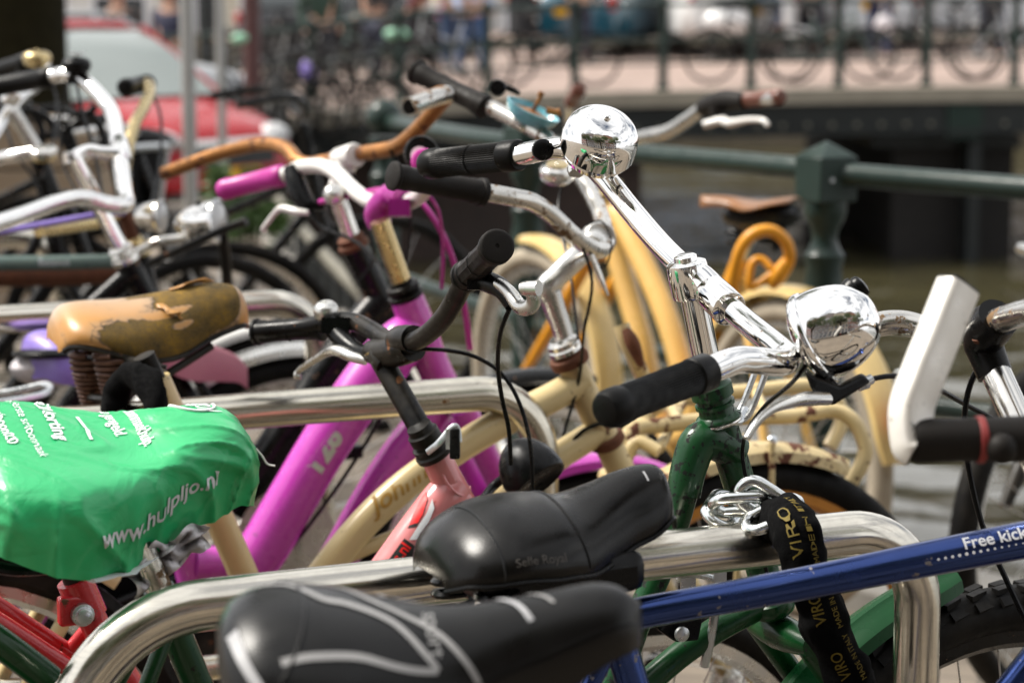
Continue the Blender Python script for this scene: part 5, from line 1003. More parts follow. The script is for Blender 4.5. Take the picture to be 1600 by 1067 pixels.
# cables on the older bicycles, and black guards and cases added to darken the gaps
def cable(root, name, pts, r=.0030, m='plastic'):
    mb = MB().tube(T(*pts), r, seg=6); o = mb.build(name, M[m], root); return o
bikes = {o['label'].split()[0]+o['label'].split()[1]: o for o in bpy.data.objects if o.get('category') == 'bicycle' and 'right edge' not in o['label']}
ob, gg, dk, bk_, mg, cr_, gn = [bikes[k] for k in ('oldbicycle', 'greygreen', 'darkbicycle', 'blackbicycle', 'shinymagenta', 'creambicycle', 'greenbicycle')]
for rt, nm, pts, r in ((ob, 'brake_cable', [(118, 122, 4.36), (128, 170, 4.3), (150, 250, 4.25), (165, 330, 4.2), (188, 395, 4.2)], .0032), (ob, 'lamp_wire', [(108, 118, 4.36), (95, 190, 4.35), (100, 260, 4.3), (140, 330, 4.2)], .0026),
        (gg, 'brake_cable', [(236, 140, 4.8), (252, 190, 4.7), (246, 280, 4.6), (226, 350, 4.5), (215, 392, 4.45)], .0032), (gg, 'lamp_wire', [(300, 365, 4.36), (285, 400, 4.4), (250, 410, 4.42), (222, 402, 4.43)], .0030),
        (dk, 'brake_cable', [(30, 105, 5.2), (5, 160, 5.0), (20, 230, 4.85), (58, 290, 4.8), (80, 380, 4.8)], .0036), (dk, 'brake_cable', [(60, 110, 5.1), (88, 150, 5.0), (84, 220, 4.9), (66, 280, 4.85)], .0036),
        (bk_, 'brake_cable', [(548, 262, 3.92), (570, 330, 3.86), (584, 400, 3.84), (560, 440, 3.86)], .0030), (bk_, 'lamp_wire', [(610, 234, 3.8), (634, 290, 3.8), (640, 380, 3.84), (606, 470, 3.86)], .0028),
        (mg, 'gear_cable', [(478, 300, 3.74), (500, 352, 3.72), (560, 380, 3.66), (612, 440, 3.58), (636, 520, 3.5), (600, 640, 3.46), (520, 770, 3.46), (420, 900, 3.46)], .0030),
        (cr_, 'brake_cable', [(905, 372, 3.12), (925, 440, 3.12), (912, 520, 3.14), (905, 590, 3.2), (880, 680, 3.2)], .0024), (cr_, 'bell_wire', [(884, 268, 3.42), (872, 330, 3.4), (890, 420, 3.3), (905, 540, 3.24)], .0022),
        (gn, 'lamp_wire', [(1262, 566, 2.13), (1235, 600, 2.16), (1190, 640, 2.26), (1160, 700, 2.36), (1178, 800, 2.37), (1206, 930, 2.38)], .0022)):
    cable(rt, nm, pts, r)
for rt in (ob, gg, bk_, dk):
    ws = sorted([o for o in rt.children if o.name.split('.')[0] == 'wheel'], key=lambda o: sum((o.matrix_parent_inverse @ v.co).x for v in o.data.vertices)/len(o.data.vertices)); w0 = ws[0]
    c = sum((v.co for v in w0.data.vertices), V())/len(w0.data.vertices)+OFF[rt.name]; n = V((math.cos(R(64)), -math.sin(R(64)), 0)); dr = V((math.sin(R(64)), math.cos(R(64)), 0)); mb = MB(); m = 26; cc = c+n*.05
    for i in range(m+1):
        a = math.pi*(-.08+1.16*i/m); e = dr*math.cos(a)+UPZ*math.sin(a); mb.v += [cc+e*.335, cc+e*.06]
    for i in range(m): mb.f.append((2*i, 2*i+2, 2*i+3, 2*i+1))
    o = mb.build('gap_dark_guard', M['cloth'], rt); o.modifiers.new('t', 'SOLIDIFY').thickness = .003
    MB().tube([cc+dr*.02+n*.02+UPZ*.02, cc+dr*.25+n*.02+UPZ*-.03, cc+dr*.47+n*.02-UPZ*.06], [.05, .065, .095], seg=16, flat=.28, fdir=UPZ).build('gap_dark_case', M['black_worn'], rt)
# ------------------------------------------------------------------ setting: quay, canal, bridge
def brickmat(name, a, b, mortar, sx, rough=.8, bw=.5, bh=.25, off=.5, bump=.6, coord='Object', rot=None):
    m, n, bs = nodes(name); c = n.nodes.new('ShaderNodeTexCoord'); mp_ = n.nodes.new('ShaderNodeMapping'); n.links.new(c.outputs[coord], mp_.inputs['Vector'])
    if rot: mp_.inputs['Rotation'].default_value = rot
    t = n.nodes.new('ShaderNodeTexBrick'); t.inputs['Scale'].default_value = sx; t.inputs['Brick Width'].default_value = bw; t.inputs['Row Height'].default_value = bh; t.offset = off
    t.inputs['Mortar Size'].default_value = .012; t.inputs['Color1'].default_value = (*a, 1); t.inputs['Color2'].default_value = (*b, 1); t.inputs['Mortar'].default_value = (*mortar, 1); n.links.new(mp_.outputs[0], t.inputs['Vector'])
    cc = _mix(n, _ramp(n, _noise(n, .9, 6, .65), .35, .7), t.outputs['Color'], mul(mortar, .8)); n.links.new(_mix(n, .35, cc, t.outputs['Color']), bs.inputs['Base Color']); bs.inputs['Roughness'].default_value = rough
    _bump(n, bs, t.outputs['Fac'], -bump, .004); return m
M['pavers'] = brickmat('quay_pavers', (.185, .15, .115), (.225, .185, .14), (.10, .082, .065), 2.4, rot=(0, 0, R(12)))
M['deckpave'] = brickmat('bridge_paving', (.33, .24, .20), (.365, .27, .23), (.25, .19, .16), 2.0)
M['quaybrick'] = brickmat('old_quay_brick', (.055, .032, .026), (.08, .048, .038), (.03, .027, .024), 3.0, rot=(R(90), 0, 0))
M['tanbrick'] = brickmat('tan_quay_brick', (.15, .12, .075), (.19, .15, .10), (.1, .085, .06), 3.0, rot=(R(90), 0, 0))
M['shadebrick'] = brickmat('shade_darkened_brick', (.008, .006, .005), (.014, .011, .009), (.008, .007, .006), 3.0, rot=(R(90), 0, 0))  # quay brick darkened in colour for the shadow under the bridge
M['stone'] = mat('weathered_stone', (.30, .265, .21), .8, 0, .25, 4, bump=.4, bs=40)
M['kerb'] = mat('kerb_stone', (.30, .28, .25), .75, 0, .2, 6, bump=.4, bs=60)
M['iron'] = mat('bridge_iron', (.007, .010, .010), .5, 0, .3, 3, bump=.2, bs=30)
M['guard'] = mat('weathered_guard_rail', (.17, .16, .125), .6, 0, .2, 6, chips=.05)
def watermat():
    m, n, b = nodes('canal_water'); b.inputs['Base Color'].default_value = (.045, .040, .020, 1); b.inputs['Roughness'].default_value = .10; b.inputs['IOR'].default_value = 1.7; b.inputs['Specular IOR Level'].default_value = .8
    c = n.nodes.new('ShaderNodeTexCoord'); mp_ = n.nodes.new('ShaderNodeMapping'); mp_.inputs['Scale'].default_value = (.55, 1.0, 1); n.links.new(c.outputs['Object'], mp_.inputs['Vector'])
    a = _noise(n, 1.1, 2, .5, mp_.outputs[0], .8); d = _noise(n, 3.6, 3, .5, mp_.outputs[0], .4)
    ad = n.nodes.new('ShaderNodeMath'); ad.operation = 'MULTIPLY_ADD'; ad.inputs[1].default_value = .30; n.links.new(d, ad.inputs[0]); n.links.new(a, ad.inputs[2]); _bump(n, b, ad.outputs[0], .5, .10); return m
M['water'] = watermat()
def S_(mb, name, m, **k): o = mb.build(name, M[m], None, **k); o['kind'] = 'structure'; return o
def sst(x): x = max(0, min(1, x)); return x*x*(3-2*x)
def gz(y): return -.42*sst((y-7.6)/7)
EDGE = [(-40, 62), (-4.4, 12.5), (1.4, 5.2), (3.85, 2.42), (4.85, 1.10), (5.3, .76), (6.4, .16), (7.6, -.30), (10.7, -.55), (13.9, -1.05), (20, -2.3), (27.5, -3.3), (95, -3.3)]
def edge(y):
    for (a, xa), (b, xb) in zip(EDGE, EDGE[1:]):
        if y <= b: return xa+(xb-xa)*(y-a)/(b-a)
    return EDGE[-1][1]
ys_ = [-40, -20, -8]+[-4.4+i*.4 for i in range(83)]+[32, 40, 60, 95]
mb = MB(); nx = 14
for y in ys_:
    e = edge(y)
    for i in range(nx+1): mb.v.append(V((e-(e+60)*(1-(i/nx)**.5) if False else e-(1-i/nx)**2*(e+60), y, gz(y))))
for r_ in range(len(ys_)-1):
    for i in range(nx): a = r_*(nx+1)+i; mb.f.append((a, a+1, a+nx+2, a+nx+1))
S_(mb, 'quay_pavement', 'pavers')
mb = MB()
for y in ys_: mb.v += [V((edge(y), y, gz(y))), V((edge(y)-.02, y, -2.6))]
for i in range(len(ys_)-1): mb.f.append((2*i, 2*i+1, 2*i+3, 2*i+2))
qw = S_(mb, 'quay_wall', 'quaybrick')
y = 1.0; proto = None
while y < 26.5:
    a = V((edge(y), y, gz(y))); b = V((edge(y+.9), y+.9, gz(y+.9))); t = b-a; L = t.length
    o = MB().box((a+b)/2+V((-.10, 0, -.04)), t/L*(L/2-.012), V((-t.y, t.x, 0)).normalized()*-.17, V((0, 0, .10))).build('kerb_stone', M['kerb'], qw, bevel=.012); y += .9
wm = MB(); wm.poly([V((-70, -30, -2.0)), V((90, -30, -2.0)), V((90, 130, -2.0)), V((-70, 130, -2.0))]); 
NX, NY = 150, 330
def wz(x, y):
    a = noise.noise(V((x*.9+y*.25, y*1.25, 0))); b = noise.noise(V((x*2.1-y*.4, y*2.6, 5))); c = noise.noise(V((x*.28, y*.33, 9)))
    return -1.99+a*.075*(.55+.9*max(0, c+.35))+b*.022
wm.f = []; wm.v = []
for i in range(NX+1):
    for j in range(NY+1):
        x = -4.5+18.5*i/NX; y = 3+46.5*j/NY; e = min(i, NX-i, j, NY-j); wm.v.append(V((x, y, wz(x, y) if e > 1 else -2.0)))
for i in range(NX):
    for j in range(NY): a = i*(NY+1)+j; wm.f.append((a, a+NY+1, a+NY+2, a+1))
b = len(wm.v)
for x0, x1, y0, y1 in ((-70, -4.5, -30, 130), (14, 90, -30, 130), (-4.5, 14, -30, 3), (-4.5, 14, 49.5, 130)):
    b = len(wm.v); wm.v += [V((x0, y0, -2.0)), V((x1, y0, -2.0)), V((x1, y1, -2.0)), V((x0, y1, -2.0))]; wm.f.append((b, b+1, b+2, b+3))
wo = S_(wm, 'canal_water', 'water', ang=180)
DZ = [(-9, -.37), (-5, -.33), (-3, -.24), (-1.5, -.06), (0, .04), (2, .10), (6.5, .16), (12, .14), (30, -.1), (60, -.3)]
def dz(x, y=28): return icr(DZ, x)+.30*max(0, min(1, (y-28.4)/8.6))
BY0, BY1 = 28.0, 37.2
xs = [-9+i*.75 for i in range(24)]+[10+i*2.5 for i in range(20)]
mb = MB()
for x in xs: mb.v += [V((x, BY0, dz(x))), V((x, 28.4, dz(x))), V((x, 33, dz(x, 33))), V((x, BY1, dz(x, BY1)))]
for i in range(len(xs)-1):
    for j in range(3): mb.f.append((4*i+j, 4*i+4+j, 4*i+5+j, 4*i+1+j))
S_(mb, 'bridge_deck', 'deckpave')
br = thing('bridge', 'low iron canal bridge with pale stone edge and dark riveted girder', 'bridge', V((0, 28, -.5)))
def strip(y0, y1, t0, t1):
    mb = MB()
    for x in xs: mb.v += [V((x, y0, dz(x)+t0)), V((x, y1, dz(x)+t0)), V((x, y1, dz(x)+t1)), V((x, y0, dz(x)+t1))]
    for i in range(len(xs)-1):
        for j in range(4): mb.f.append((4*i+j, 4*i+(j+1) % 4, 4*i+4+(j+1) % 4, 4*i+4+j))
    return mb
strip(27.72, 28.02, .015, -.17).build('stone_edge', M['stone'], br); strip(27.80, 28.05, -.172, -.50).build('girder', M['iron'], br); strip(27.74, 28.1, -.502, -.56).build('bottom_flange', M['iron'], br)
strip(28.1, 37.0, -.03, -.45).build('deck_slab', M['iron'], br)
rv = MB().sphere(V((0, 0, 0)), .035, 8, 6); proto = None
for i in range(70):
    x = -4.5+i*.30; c = V((x, 27.79, dz(x)-.44))
    if proto is None: proto = MB().sphere(c, .032, 8, 6).build('rivet', M['guard'], br); pc = c
    else: o = proto.copy(); COL.objects.link(o); o.location = c-pc; o.parent = br
MB().abox(4.74, 6.24, 28.3, 36.8, -2.4, -.42).build('pier', M['shadebrick'], br); MB().abox(4.45, 6.3, 28.2, 36.9, -.60, -.46).build('pier_cap', M['iron'], br); MB().abox(5.6, 5.75, 27.9, 28.3, -2.4, -.5).build('pier_post', M['iron'], br)
MB().abox(5.3, 5.72, 27.76, 27.8, -.46, -.05).build('girder_plate', M['rail'], br)
MB().abox(-9, 1.62, 28.4, 36.9, -2.4, -.53).build('abutment', M['quaybrick'], br); MB().abox(22, 26, 28.4, 36.9, -2.4, -.6).build('pier', M['quaybrick'], br)
S_(MB().abox(-30, 60, 48, 48.4, -2.6, .26), 'far_quay_wall', 'tanbrick'); S_(MB().poly([V((-60, 48.4, .255)), V((90, 48.4, .255)), V((90, 110, .255)), V((-60, 110, .255))]), 'far_street', 'deckpave')
# bridge railing
rg = thing('bridge_railing', 'dark green iron railing of slim posts and rails along the bridge', 'railing', V((0, 28.15, 0)))
x = -3.55; pc = None
while x < 12:
    c = V((x, 28.2, dz(x)))
    mb = MB().lathe(c, UPZ, [(0, .085), (.06, .085), (.08, .058), (.55, .054), (.56, .07), (.62, .07), (.63, .05), (1.05, .048), (1.07, .06), (1.12, .06), (1.16, .03)], 12)
    mb.build('post', M['rail'], rg); x += 1.082
for h, r_ in ((1.06, .030), (.62, .022), (.34, .018)):
    MB().tube([V((a, 28.2, dz(a)+h)) for a in [-4.4+i*.8 for i in range(22)]], r_, seg=8, sub=2).build('rail', M['rail'], rg)

# canal railing beside the bicycles
rl = thing('canal_railing', 'bottle green iron railing with square capped post beside the water', 'railing', P(1290, 300, 5.3)*1)
rl.location.z = 0; OFF[rl.name] = V(rl.location)
rp_ = [P(1600, 294, 5.03), P(1340, 274, 5.25), P(1290, 270, 5.30)]
rp2 = [P(1290, 266, 5.30), P(1240, 261, 5.37), P(1000, 240, 5.90), P(825, 224, 6.40), P(720, 210, 6.80), P(601, 189, 7.55)]
MB().tube([V((5.2, 1.35, .95)), V((2.4, 3.85, .95))]+rp_, .0270, seg=14, sub=2).build('rail', M['rail'], rl); MB().tube(rp2, .0260, seg=14, sub=3).build('rail', M['rail'], rl)
for px, d, kind, z0 in ((1290, 5.30, 0, .90), (825, 6.40, 0, .90), (601, 7.55, 1, .92)):
    c = P(px, 300, d); c = V((c.x, c.y, gz(c.y)))
    p_ = MB().lathe(c, UPZ, [(0, .085), (.05, .085), (.08, .065), (.14, .06), (.16, .048), (.45, .046), (.62, .050), (.70, .0475), (.745, .041), (.765, .047), (.775, .047), (.785, .038), (.81, .029), (.835, .032), (.855, .044), (.875, .050), (.90, .050)], 24).build('post', M['rail'], rl)
    if kind == 0:
        a = R(28); ex, ey = V((math.cos(a), math.sin(a), 0)), V((-math.sin(a), math.cos(a), 0)); cc = c+UPZ*.953
        mb = MB().box(cc, ex*.052, ey*.052, UPZ*.052); b = len(mb.v); mb.v += [cc+UPZ*.0525+ex*(.050*i)+ey*(.050*j) for i, j in ((-1, -1), (1, -1), (1, 1), (-1, 1))]+[cc+UPZ*.088]
        mb.f += [(b, b+1, b+4), (b+1, b+2, b+4), (b+2, b+3, b+4), (b+3, b, b+4)]
        mb.build('post_cap', M['rail'], p_, ang=20, bevel=.003); MB().lathe(cc-ey*.052-ex*.02+UPZ*.0, -ey, [(0, .006), (.003, .005)], 10).build('bolt', M['galv'], p_)
    else: MB().sphere(c+UPZ*.965, .060, 16, 12).build('post_ball', M['rail'], p_)
    for k in (0,): MB().lathe(P(px+75, 285, d-.08) if False else c+UPZ*.62, UPZ, [(0, .05), (.01, .054), (.02, .05)], 20).build('collar', M['rail'], p_)
MB().tube([V((5.2, 1.35, .45)), V((2.4, 3.85, .45)), V((P(1290, 300, 5.3).x, P(1290, 300, 5.3).y, .45)), V((P(825, 300, 6.4).x, P(825, 300, 6.4).y, .45)), V((P(601, 300, 7.55).x, P(601, 300, 7.55).y, .45))], .022, seg=12, sub=1).build('rail', M['rail'], rl)
# low guard rail at the kerb further along
gp_ = [PZ(640, 520, .18), PZ(560, 452, .12), PZ(505, 395, .05), PZ(460, 342, -.06), PZ(418, 290, -.18)]
gd = thing('guard_rail', 'low weathered grey guard rail along the kerb beside the canal', 'guard rail', V((gp_[1].x, gp_[1].y, 0)))
MB().tube(gp_, .030, seg=12, sub=4).build('rail', M['guard'], gd); gc = crom(gp_, 6)
for i in range(1, len(gc), 2): MB().cyl(V((gc[i].x, gc[i].y, gz(gc[i].y)-.02)), gc[i]-UPZ*.02, .028, 10).build('stub_post', M['iron'], gd)

# ------------------------------------------------------------------ trees and shrubs
M['bark'] = mat('elm_bark', (.014, .012, .005), .9, 0, .45, 10, bump=1, bs=30, spec=.1)
M['leafA'] = leaf_mat('leaves', (.045, .085, .015), (.10, .13, .03)); M['leafB'] = leaf_mat('shrub_leaves', (.035, .085, .018), (.075, .14, .03))
def leafmesh(c, rx, ry, rz, n, s, seed, shell=.45):
    rnd = random.Random(seed); mb = MB(); lobes = [(V((rnd.uniform(-.7, .7)*rx, rnd.uniform(-.7, .7)*ry, rnd.uniform(-.6, .6)*rz)), rnd.uniform(.28, .5)) for _ in range(14)]
    for _ in range(n):
        o, k = rnd.choice(lobes); d = V((rnd.gauss(0, 1), rnd.gauss(0, 1), rnd.gauss(0, 1))).normalized(); rr = k*(shell+(1-shell)*rnd.random())
        p = c+o+V((d.x*rx, d.y*ry, d.z*rz))*rr; a = V((rnd.gauss(0, 1), rnd.gauss(0, 1), rnd.gauss(0, .6))).normalized(); x, y_ = perp(a); q = s*rnd.uniform(.6, 1.3)
        b = len(mb.v); mb.v += [p-x*q, p-y_*q*.5, p+x*q, p+y_*q*.5]; mb.f.append((b, b+1, b+2, b+3))
    return mb
def tree(label, x, y, z, h, r0, cr, n, seed, lean=0):
    t = thing('tree', label, 'tree', V((x, y, z)), None); rnd = random.Random(seed)
    tr = MB().tube([V((x, y, z-.1)), V((x+lean*.1, y, z+.4)), V((x+lean*.3, y, z+h*.3)), V((x+lean, y+.1, z+h*.62)), V((x+lean*1.2, y, z+h))], [r0*1.45, r0*1.1, r0, r0*.7, r0*.25], seg=18, sub=6)
    tr.v = [p+V((noise.noise(p*3), noise.noise(p*3+V((5, 0, 0))), 0))*r0*.14 for p in tr.v]
    to = tr.build('trunk', M['bark'], t)
    for i in range(7):
        a = 2*math.pi*i/7+rnd.random(); s = V((x+lean*.8, y, z+h*(.45+.04*i))); e = s+V((math.cos(a)*cr*.75, math.sin(a)*cr*.75, h*.22)); MB().tube([s, s.lerp(e, .5)+UPZ*.2, e], [r0*.45, r0*.28, r0*.1], seg=8).build('limb', M['bark'], to)
    leafmesh(V((x+lean, y, z+h*.86)), cr, cr, h*.36, n, .11, seed).build('crown', M['leafA'], t, kind='stuff') if False else leafmesh(V((x+lean, y, z+h*.86)), cr, cr, h*.36, n, .11, seed).build('crown', M['leafA'], t)
tree('thick dark elm trunk at the top left behind the parked bicycles', P(22, 100, 14).x, P(22, 100, 14).y, gz(14), 8.5, .315, 3.4, 6500, 3)
tree('tall elm tree on the quay behind the photographer', 1.2, -6.4, 0, 7.5, .25, 3.8, 12000, 4); tree('broad elm tree further along the quay behind the photographer', 8.5, -5.0, 0, 7.5, .25, 3.4, 9000, 5); tree('elm tree on the quay behind the photographer to the left', -6.0, -6.4, 0, 8, .25, 3.8, 10000, 6)
sh = thing('shrub', 'leafy green shrub growing in front of the red car number plate', 'shrub', P(385, 330, 11.5)*1); sh.location.z = gz(11.5); OFF[sh.name] = V(sh.location)
leafmesh(P(388, 318, 11.5), .24, .24, .26, 1500, .028, 8, .1).build('foliage', M['leafB'], sh); sb = P(388, 330, 11.5)
for i in range(5): MB().tube([V((sb.x, sb.y, gz(11.5))), P(360+i*14, 300, 11.5)], [.012, .004], seg=6, sub=1).build('stem', M['bark'], sh)
# low stone wall at the left
lw = thing('stone_wall', 'low tan stone block wall behind the bicycles at the far left', 'wall', P(60, 300, 9.6)*1); lw.location.z = 0; OFF[lw.name] = V(lw.location)
M['block'] = mat('sandstone_block', (.27, .205, .14), .85, 0, .22, 5, bump=.5, bs=40)
pr = P(172, 300, 9.6)
for r_ in range(5):
    for c_ in range(7):
        w_ = .52; x1 = pr.x-c_*w_-(.26 if r_ % 2 else 0); x0 = x1-w_; x1 = min(x1 if c_ or r_ % 2 == 0 else pr.x, pr.x)
        MB().abox(x0+.006, (pr.x if c_ == 0 else x1)-.006, pr.y-.15+.006*((c_*7+r_*3) % 3), pr.y+.15, .852-.215*(r_+1)+.006, .852-.215*r_-.004).build('block', M['block'], lw, bevel=.008)
# poles
M['pole'] = mat('galvanised_pole', (.36, .36, .35), .45, .4, .12, 6)
def pole(px, d, r_, h, label, m='pole', cat='pole', name='street_pole'):
    c = P(px, 200, d); c = V((c.x, c.y, gz(c.y))); t = thing(name, label, cat, c)
    MB().cyl(c, c+UPZ*h, r_, 16).build('shaft', M[m], t); MB().lathe(c, UPZ, [(0, r_*2), (.02, r_*2), (.05, r_*1.2), (.3, r_*1.15), (.32, r_)], 16).build('base', M[m], t); MB().sphere(c+UPZ*h, r_*1.05, 12, 8).build('cap', M[m], t); return t
pole(296, 9.8, .031, 3.2, 'light grey street pole standing in front of the red car bonnet'); pole(347, 13.0, .026, 3.0, 'thin grey street pole right of the thicker grey one')
M['lamp_red'] = mat('oxblood_lamp_post', (.085, .03, .028), .45, 0, .25, 8)
pole(396, 22, .085, 4.2, 'dark oxblood red lamp post rising behind the car', 'lamp_red', 'lamp post', 'lamp_post')
pole(325, 40, .12, 4.5, 'broad dark post far behind the grey street poles', 'iron', 'post', 'street_post')

# ------------------------------------------------------------------ vehicles
M['car_red'] = mat('car_red', (.33, .003, .008), .22, 0, .06, 3, coat=.12, spec=.2); M['car_white'] = mat('car_white', (.78, .78, .77), .2, 0, .03, 3, coat=1); M['car_blue'] = mat('car_blue', (.012, .075, .115), .2, .1, .06, 3, coat=1); M['car_pale'] = mat('car_pale_blue', (.35, .46, .60), .2, .2, .05, 3, coat=1)
M['car_grey'] = mat('car_grey', (.42, .43, .44), .22, .3, .05, 3, coat=1); M['car_black'] = mat('car_black', (.012, .012, .014), .25, 0, .1, 3, coat=1)
M['screen_sheen'] = mat('windscreen_painted_sheen', (.19, .225, .205), .05, 0, .12, 2, coat=1); M['window'] = mat('car_glass', (.05, .06, .06), .04, .35, .1, 3, spec=1, coat=1); M['plate'] = mat('yellow_plate', (.72, .40, .01), .4, 0, .04, 5); M['trim'] = mat('black_trim', (.015, .015, .016), .5, 0, .1, 5)  # pale screen colour stands in for the sky's reflection on the windscreen
def car(label, pos, hd, body, kind='hatch', L=3.75, W=1.64, name='parked_car'):
    t = thing(name, label, 'van' if kind == 'van' else 'car', pos, None); f = V((math.cos(hd), math.sin(hd), 0)); s = V((-f.y, f.x, 0)); h = L/2
    def at(x, y, z): return pos+f*x+s*y+UPZ*z
    if kind == 'van':
        top = [(-h, .95), (-h+.05, 1.0), (h*.35, 1.02), (h*.6, 1.02), (h*.92, .86), (h, .62)]; roof = [(-h+.03, 2.05), (h*.30, 2.08), (h*.42, 2.0), (h*.74, 1.05)]
    else:
        top = [(-h, .62), (-h+.06, .86), (-h*.8, .96), (h*.15, .97), (h*.42, .95), (h*.72, .85), (h*.93, .71), (h, .55)]; roof = [(-h*.93, 1.0), (-h*.80, 1.38), (-h*.3, 1.49), (h*.08, 1.45), (h*.50, .95)]
    n = 34; prof = [(-.5, -1), (-.86, -.98), (-1.0, -.75), (-1.0, .35), (-.95, .72), (-.82, .95), (-.4, 1.0), (0, 1.01), (.4, 1.0), (.82, .95), (.95, .72), (1.0, .35), (1.0, -.75), (.86, -.98), (.5, -1)]
    mb = MB(); q = len(prof)
    for i in range(n+1):
        x = -h+L*i/n; e = (abs(x)/h); wd = W/2*(1-.20*max(0, (e-.70)/.30)**2.2); zt = icr(top, x); zl = .20+.10*max(0, (e-.85)/.15)
        for a, b_ in prof: mb.v.append(at(x, a*wd, zl+(zt-zl)*(b_+1)/2))
    for i in range(n):
        for j in range(q): mb.f.append((i*q+j, i*q+(j+1) % q, (i+1)*q+(j+1) % q, (i+1)*q+j))
    mb.f.append(tuple(range(q))); mb.f.append(tuple(n*q+j for j in range(q))); bo = mb.build('body', M[body], t, ang=50)
    # cabin: glazing below, painted roof and pillars
    def cab(x, k, inset=0):
        z0 = icr(top, x)-.02; z1 = icr(roof, x); return at(x, (W/2*.93-(z1-z0)*.16*k-inset)*1, z0+(z1-z0)*k)
    x0, x1 = roof[0][0], roof[-1][0]; mb = MB(); N_ = 24; m_ = 8
    for i in range(N_+1):
        x = x0+(x1-x0)*i/N_; z0 = icr(top, x)-.03; z1 = max(z0+.01, icr(roof, x)); w0 = W/2*.93; w1 = w0-(z1-z0)*.22
        for j in range(m_+1):
            if j <= 3: mb.v.append(at(x, -w0+(w0-w1)*j/3, z0+(z1-z0)*j/3*.97))
            elif j >= 5: mb.v.append(at(x, w0-(w0-w1)*(m_-j)/3, z0+(z1-z0)*(m_-j)/3*.97))
            else: mb.v.append(at(x, 0, z1))
    for i in range(N_):
        for j in range(m_): a = i*(m_+1)+j; mb.f.append((a, a+1, a+m_+2, a+m_+1))
    if kind == 'sheen_screen':
        fr_ = [q for i, q in enumerate(mb.f) if i//m_ >= 15]; mb.f = [q for i, q in enumerate(mb.f) if i//m_ < 15]; ix = sorted({k for q in fr_ for k in q}); rm = {k: i for i, k in enumerate(ix)}; ws = MB(); ws.v = [mb.v[k] for k in ix]; ws.f = [tuple(rm[k] for k in q) for q in fr_]; ws.build('windscreen', M['screen_sheen'], t, ang=40)
    mb.build('windows', M['window'] if kind != 'van' else M[body], t, ang=40)
    xr0, xr1 = (roof[1][0], roof[-2][0]); mb = MB()
    def rf(a, b_):
        x = xr0+(xr1-xr0)*a; z0 = icr(top, x)-.03; z1 = icr(roof, x); w1 = W/2*.93-(z1-z0)*.22; yy = (b_*2-1); return at(x, w1*yy*1.02, z1+.018-.03*abs(yy)**2.5)
    mb.grid(rf, 14, 8); ro = mb.build('roof', M[body], t); ro.modifiers.new('t', 'SOLIDIFY').thickness = .02
    for sg in (-1, 1):
        for a, b_ in ((roof[-2][0], roof[-1][0]), (roof[1][0], roof[0][0]), (-.1, -.12)):
            za, zb = icr(roof, a), icr(top, b_); wa = W/2*.93-(za-icr(top, a))*.22
            MB().tube([at(a, sg*wa*1.0, za), at(b_, sg*W/2*.93, zb)], .03, seg=8, sub=1).build('pillar', M[body], t)
        hd_ = at(h*.90, sg*W*.36, .66); MB().sphere(hd_, .15, 16, 10, (f*1.15+s*sg*-.35, s*1.05, UPZ*.62)).build('headlight', M['glass'], t)
        MB().sphere(at(h*.25, sg*(W/2+.10), .98), .10, 12, 8, (f*.6, s*1.1, UPZ*.8)).build('mirror', M[body], t)
        MB().sphere(at(-h*.97, sg*W*.38, .75), .10, 12, 8, (f*.6, s, UPZ*1.3)).build('tail_light', M['redglass'], t)
        for x in (-h*.66, h*.66):
            c = at(x, sg*(W/2-.12), .30); wh = MB().lathe(c-s*.09, s, [(0, .12), (0, .20), (.18, .20), (.18, .12)], 20).build('wheel', M['trim'], t)
            MB().tube([c+(f*math.cos(a)+UPZ*math.sin(a))*.235 for a in [2*math.pi*i/24 for i in range(24)]], .068, seg=10, sub=1, closed=True).build('tyre', M['tyre'], wh)
            MB().lathe(c+s*(sg*.075), s*sg, [(0, .19), (.012, .185), (.004, .12), (.012, .04), (.014, 0)], 20, cap=False).build('rim', M['alu'], wh)
    MB().box(at(h*.985, 0, .545), f*.03, s*W*.27, UPZ*.085).build('grille', M['trim'], t, bevel=.01); MB().box(at(h*.985, 0, .645), f*.034, s*W*.29, UPZ*.024).build('grille_trim', M['chrome'], t, bevel=.006)
    MB().box(at(h*.97, 0, .30), f*.05, s*W*.36, UPZ*.065).build('bumper_intake', M['trim'], t, bevel=.01)
    MB().box(at(h*1.0+.022, 0, .40), f*.006, s*.26, UPZ*.057).build('number_plate', M['plate'], t); MB().box(at(-h-.012, 0, .62), f*.006, s*.26, UPZ*.057).build('number_plate', M['plate'], t)
    return t
fc = P(396, 240, 16.8); car('shiny red hatchback parked facing the canal with yellow number plate', V((fc.x-.77*1.95-.1, fc.y+.64*1.95, gz(16)+.02)), math.atan2(-.64, .77), 'car_red', 'sheen_screen')
def far(px, d): c = P(px, 60, d); return V((c.x, c.y, dz(c.x, c.y)+.01))
car('white delivery van parked behind the bridge railing', far(1112, 35.6), R(97), 'car_white', 'van', 4.6, 1.9, 'delivery_van')
car('teal blue hatchback parked beyond the bridge railing', far(945, 35.6), R(72), 'car_blue'); car('pale blue small car parked left of the white van', far(1035, 49.5), R(170), 'car_pale', 'hatch', 3.5)
car('grey car parked far right beyond the bridge', far(1480, 36), R(180), 'car_grey'); car('pale grey car parked right of the seated traveller on the bridge', far(1310, 36.2), R(100), 'car_grey'); car('dark car parked far left beyond the bicycles', far(560, 36), R(0), 'car_black')
car('silver car parked on the street behind the red hatchback', V((-4.9, 27, -.42)), R(20), 'car_grey'); car('white car parked far behind the tree trunk', V((-8.3, 33, -.42)), R(0), 'car_white')
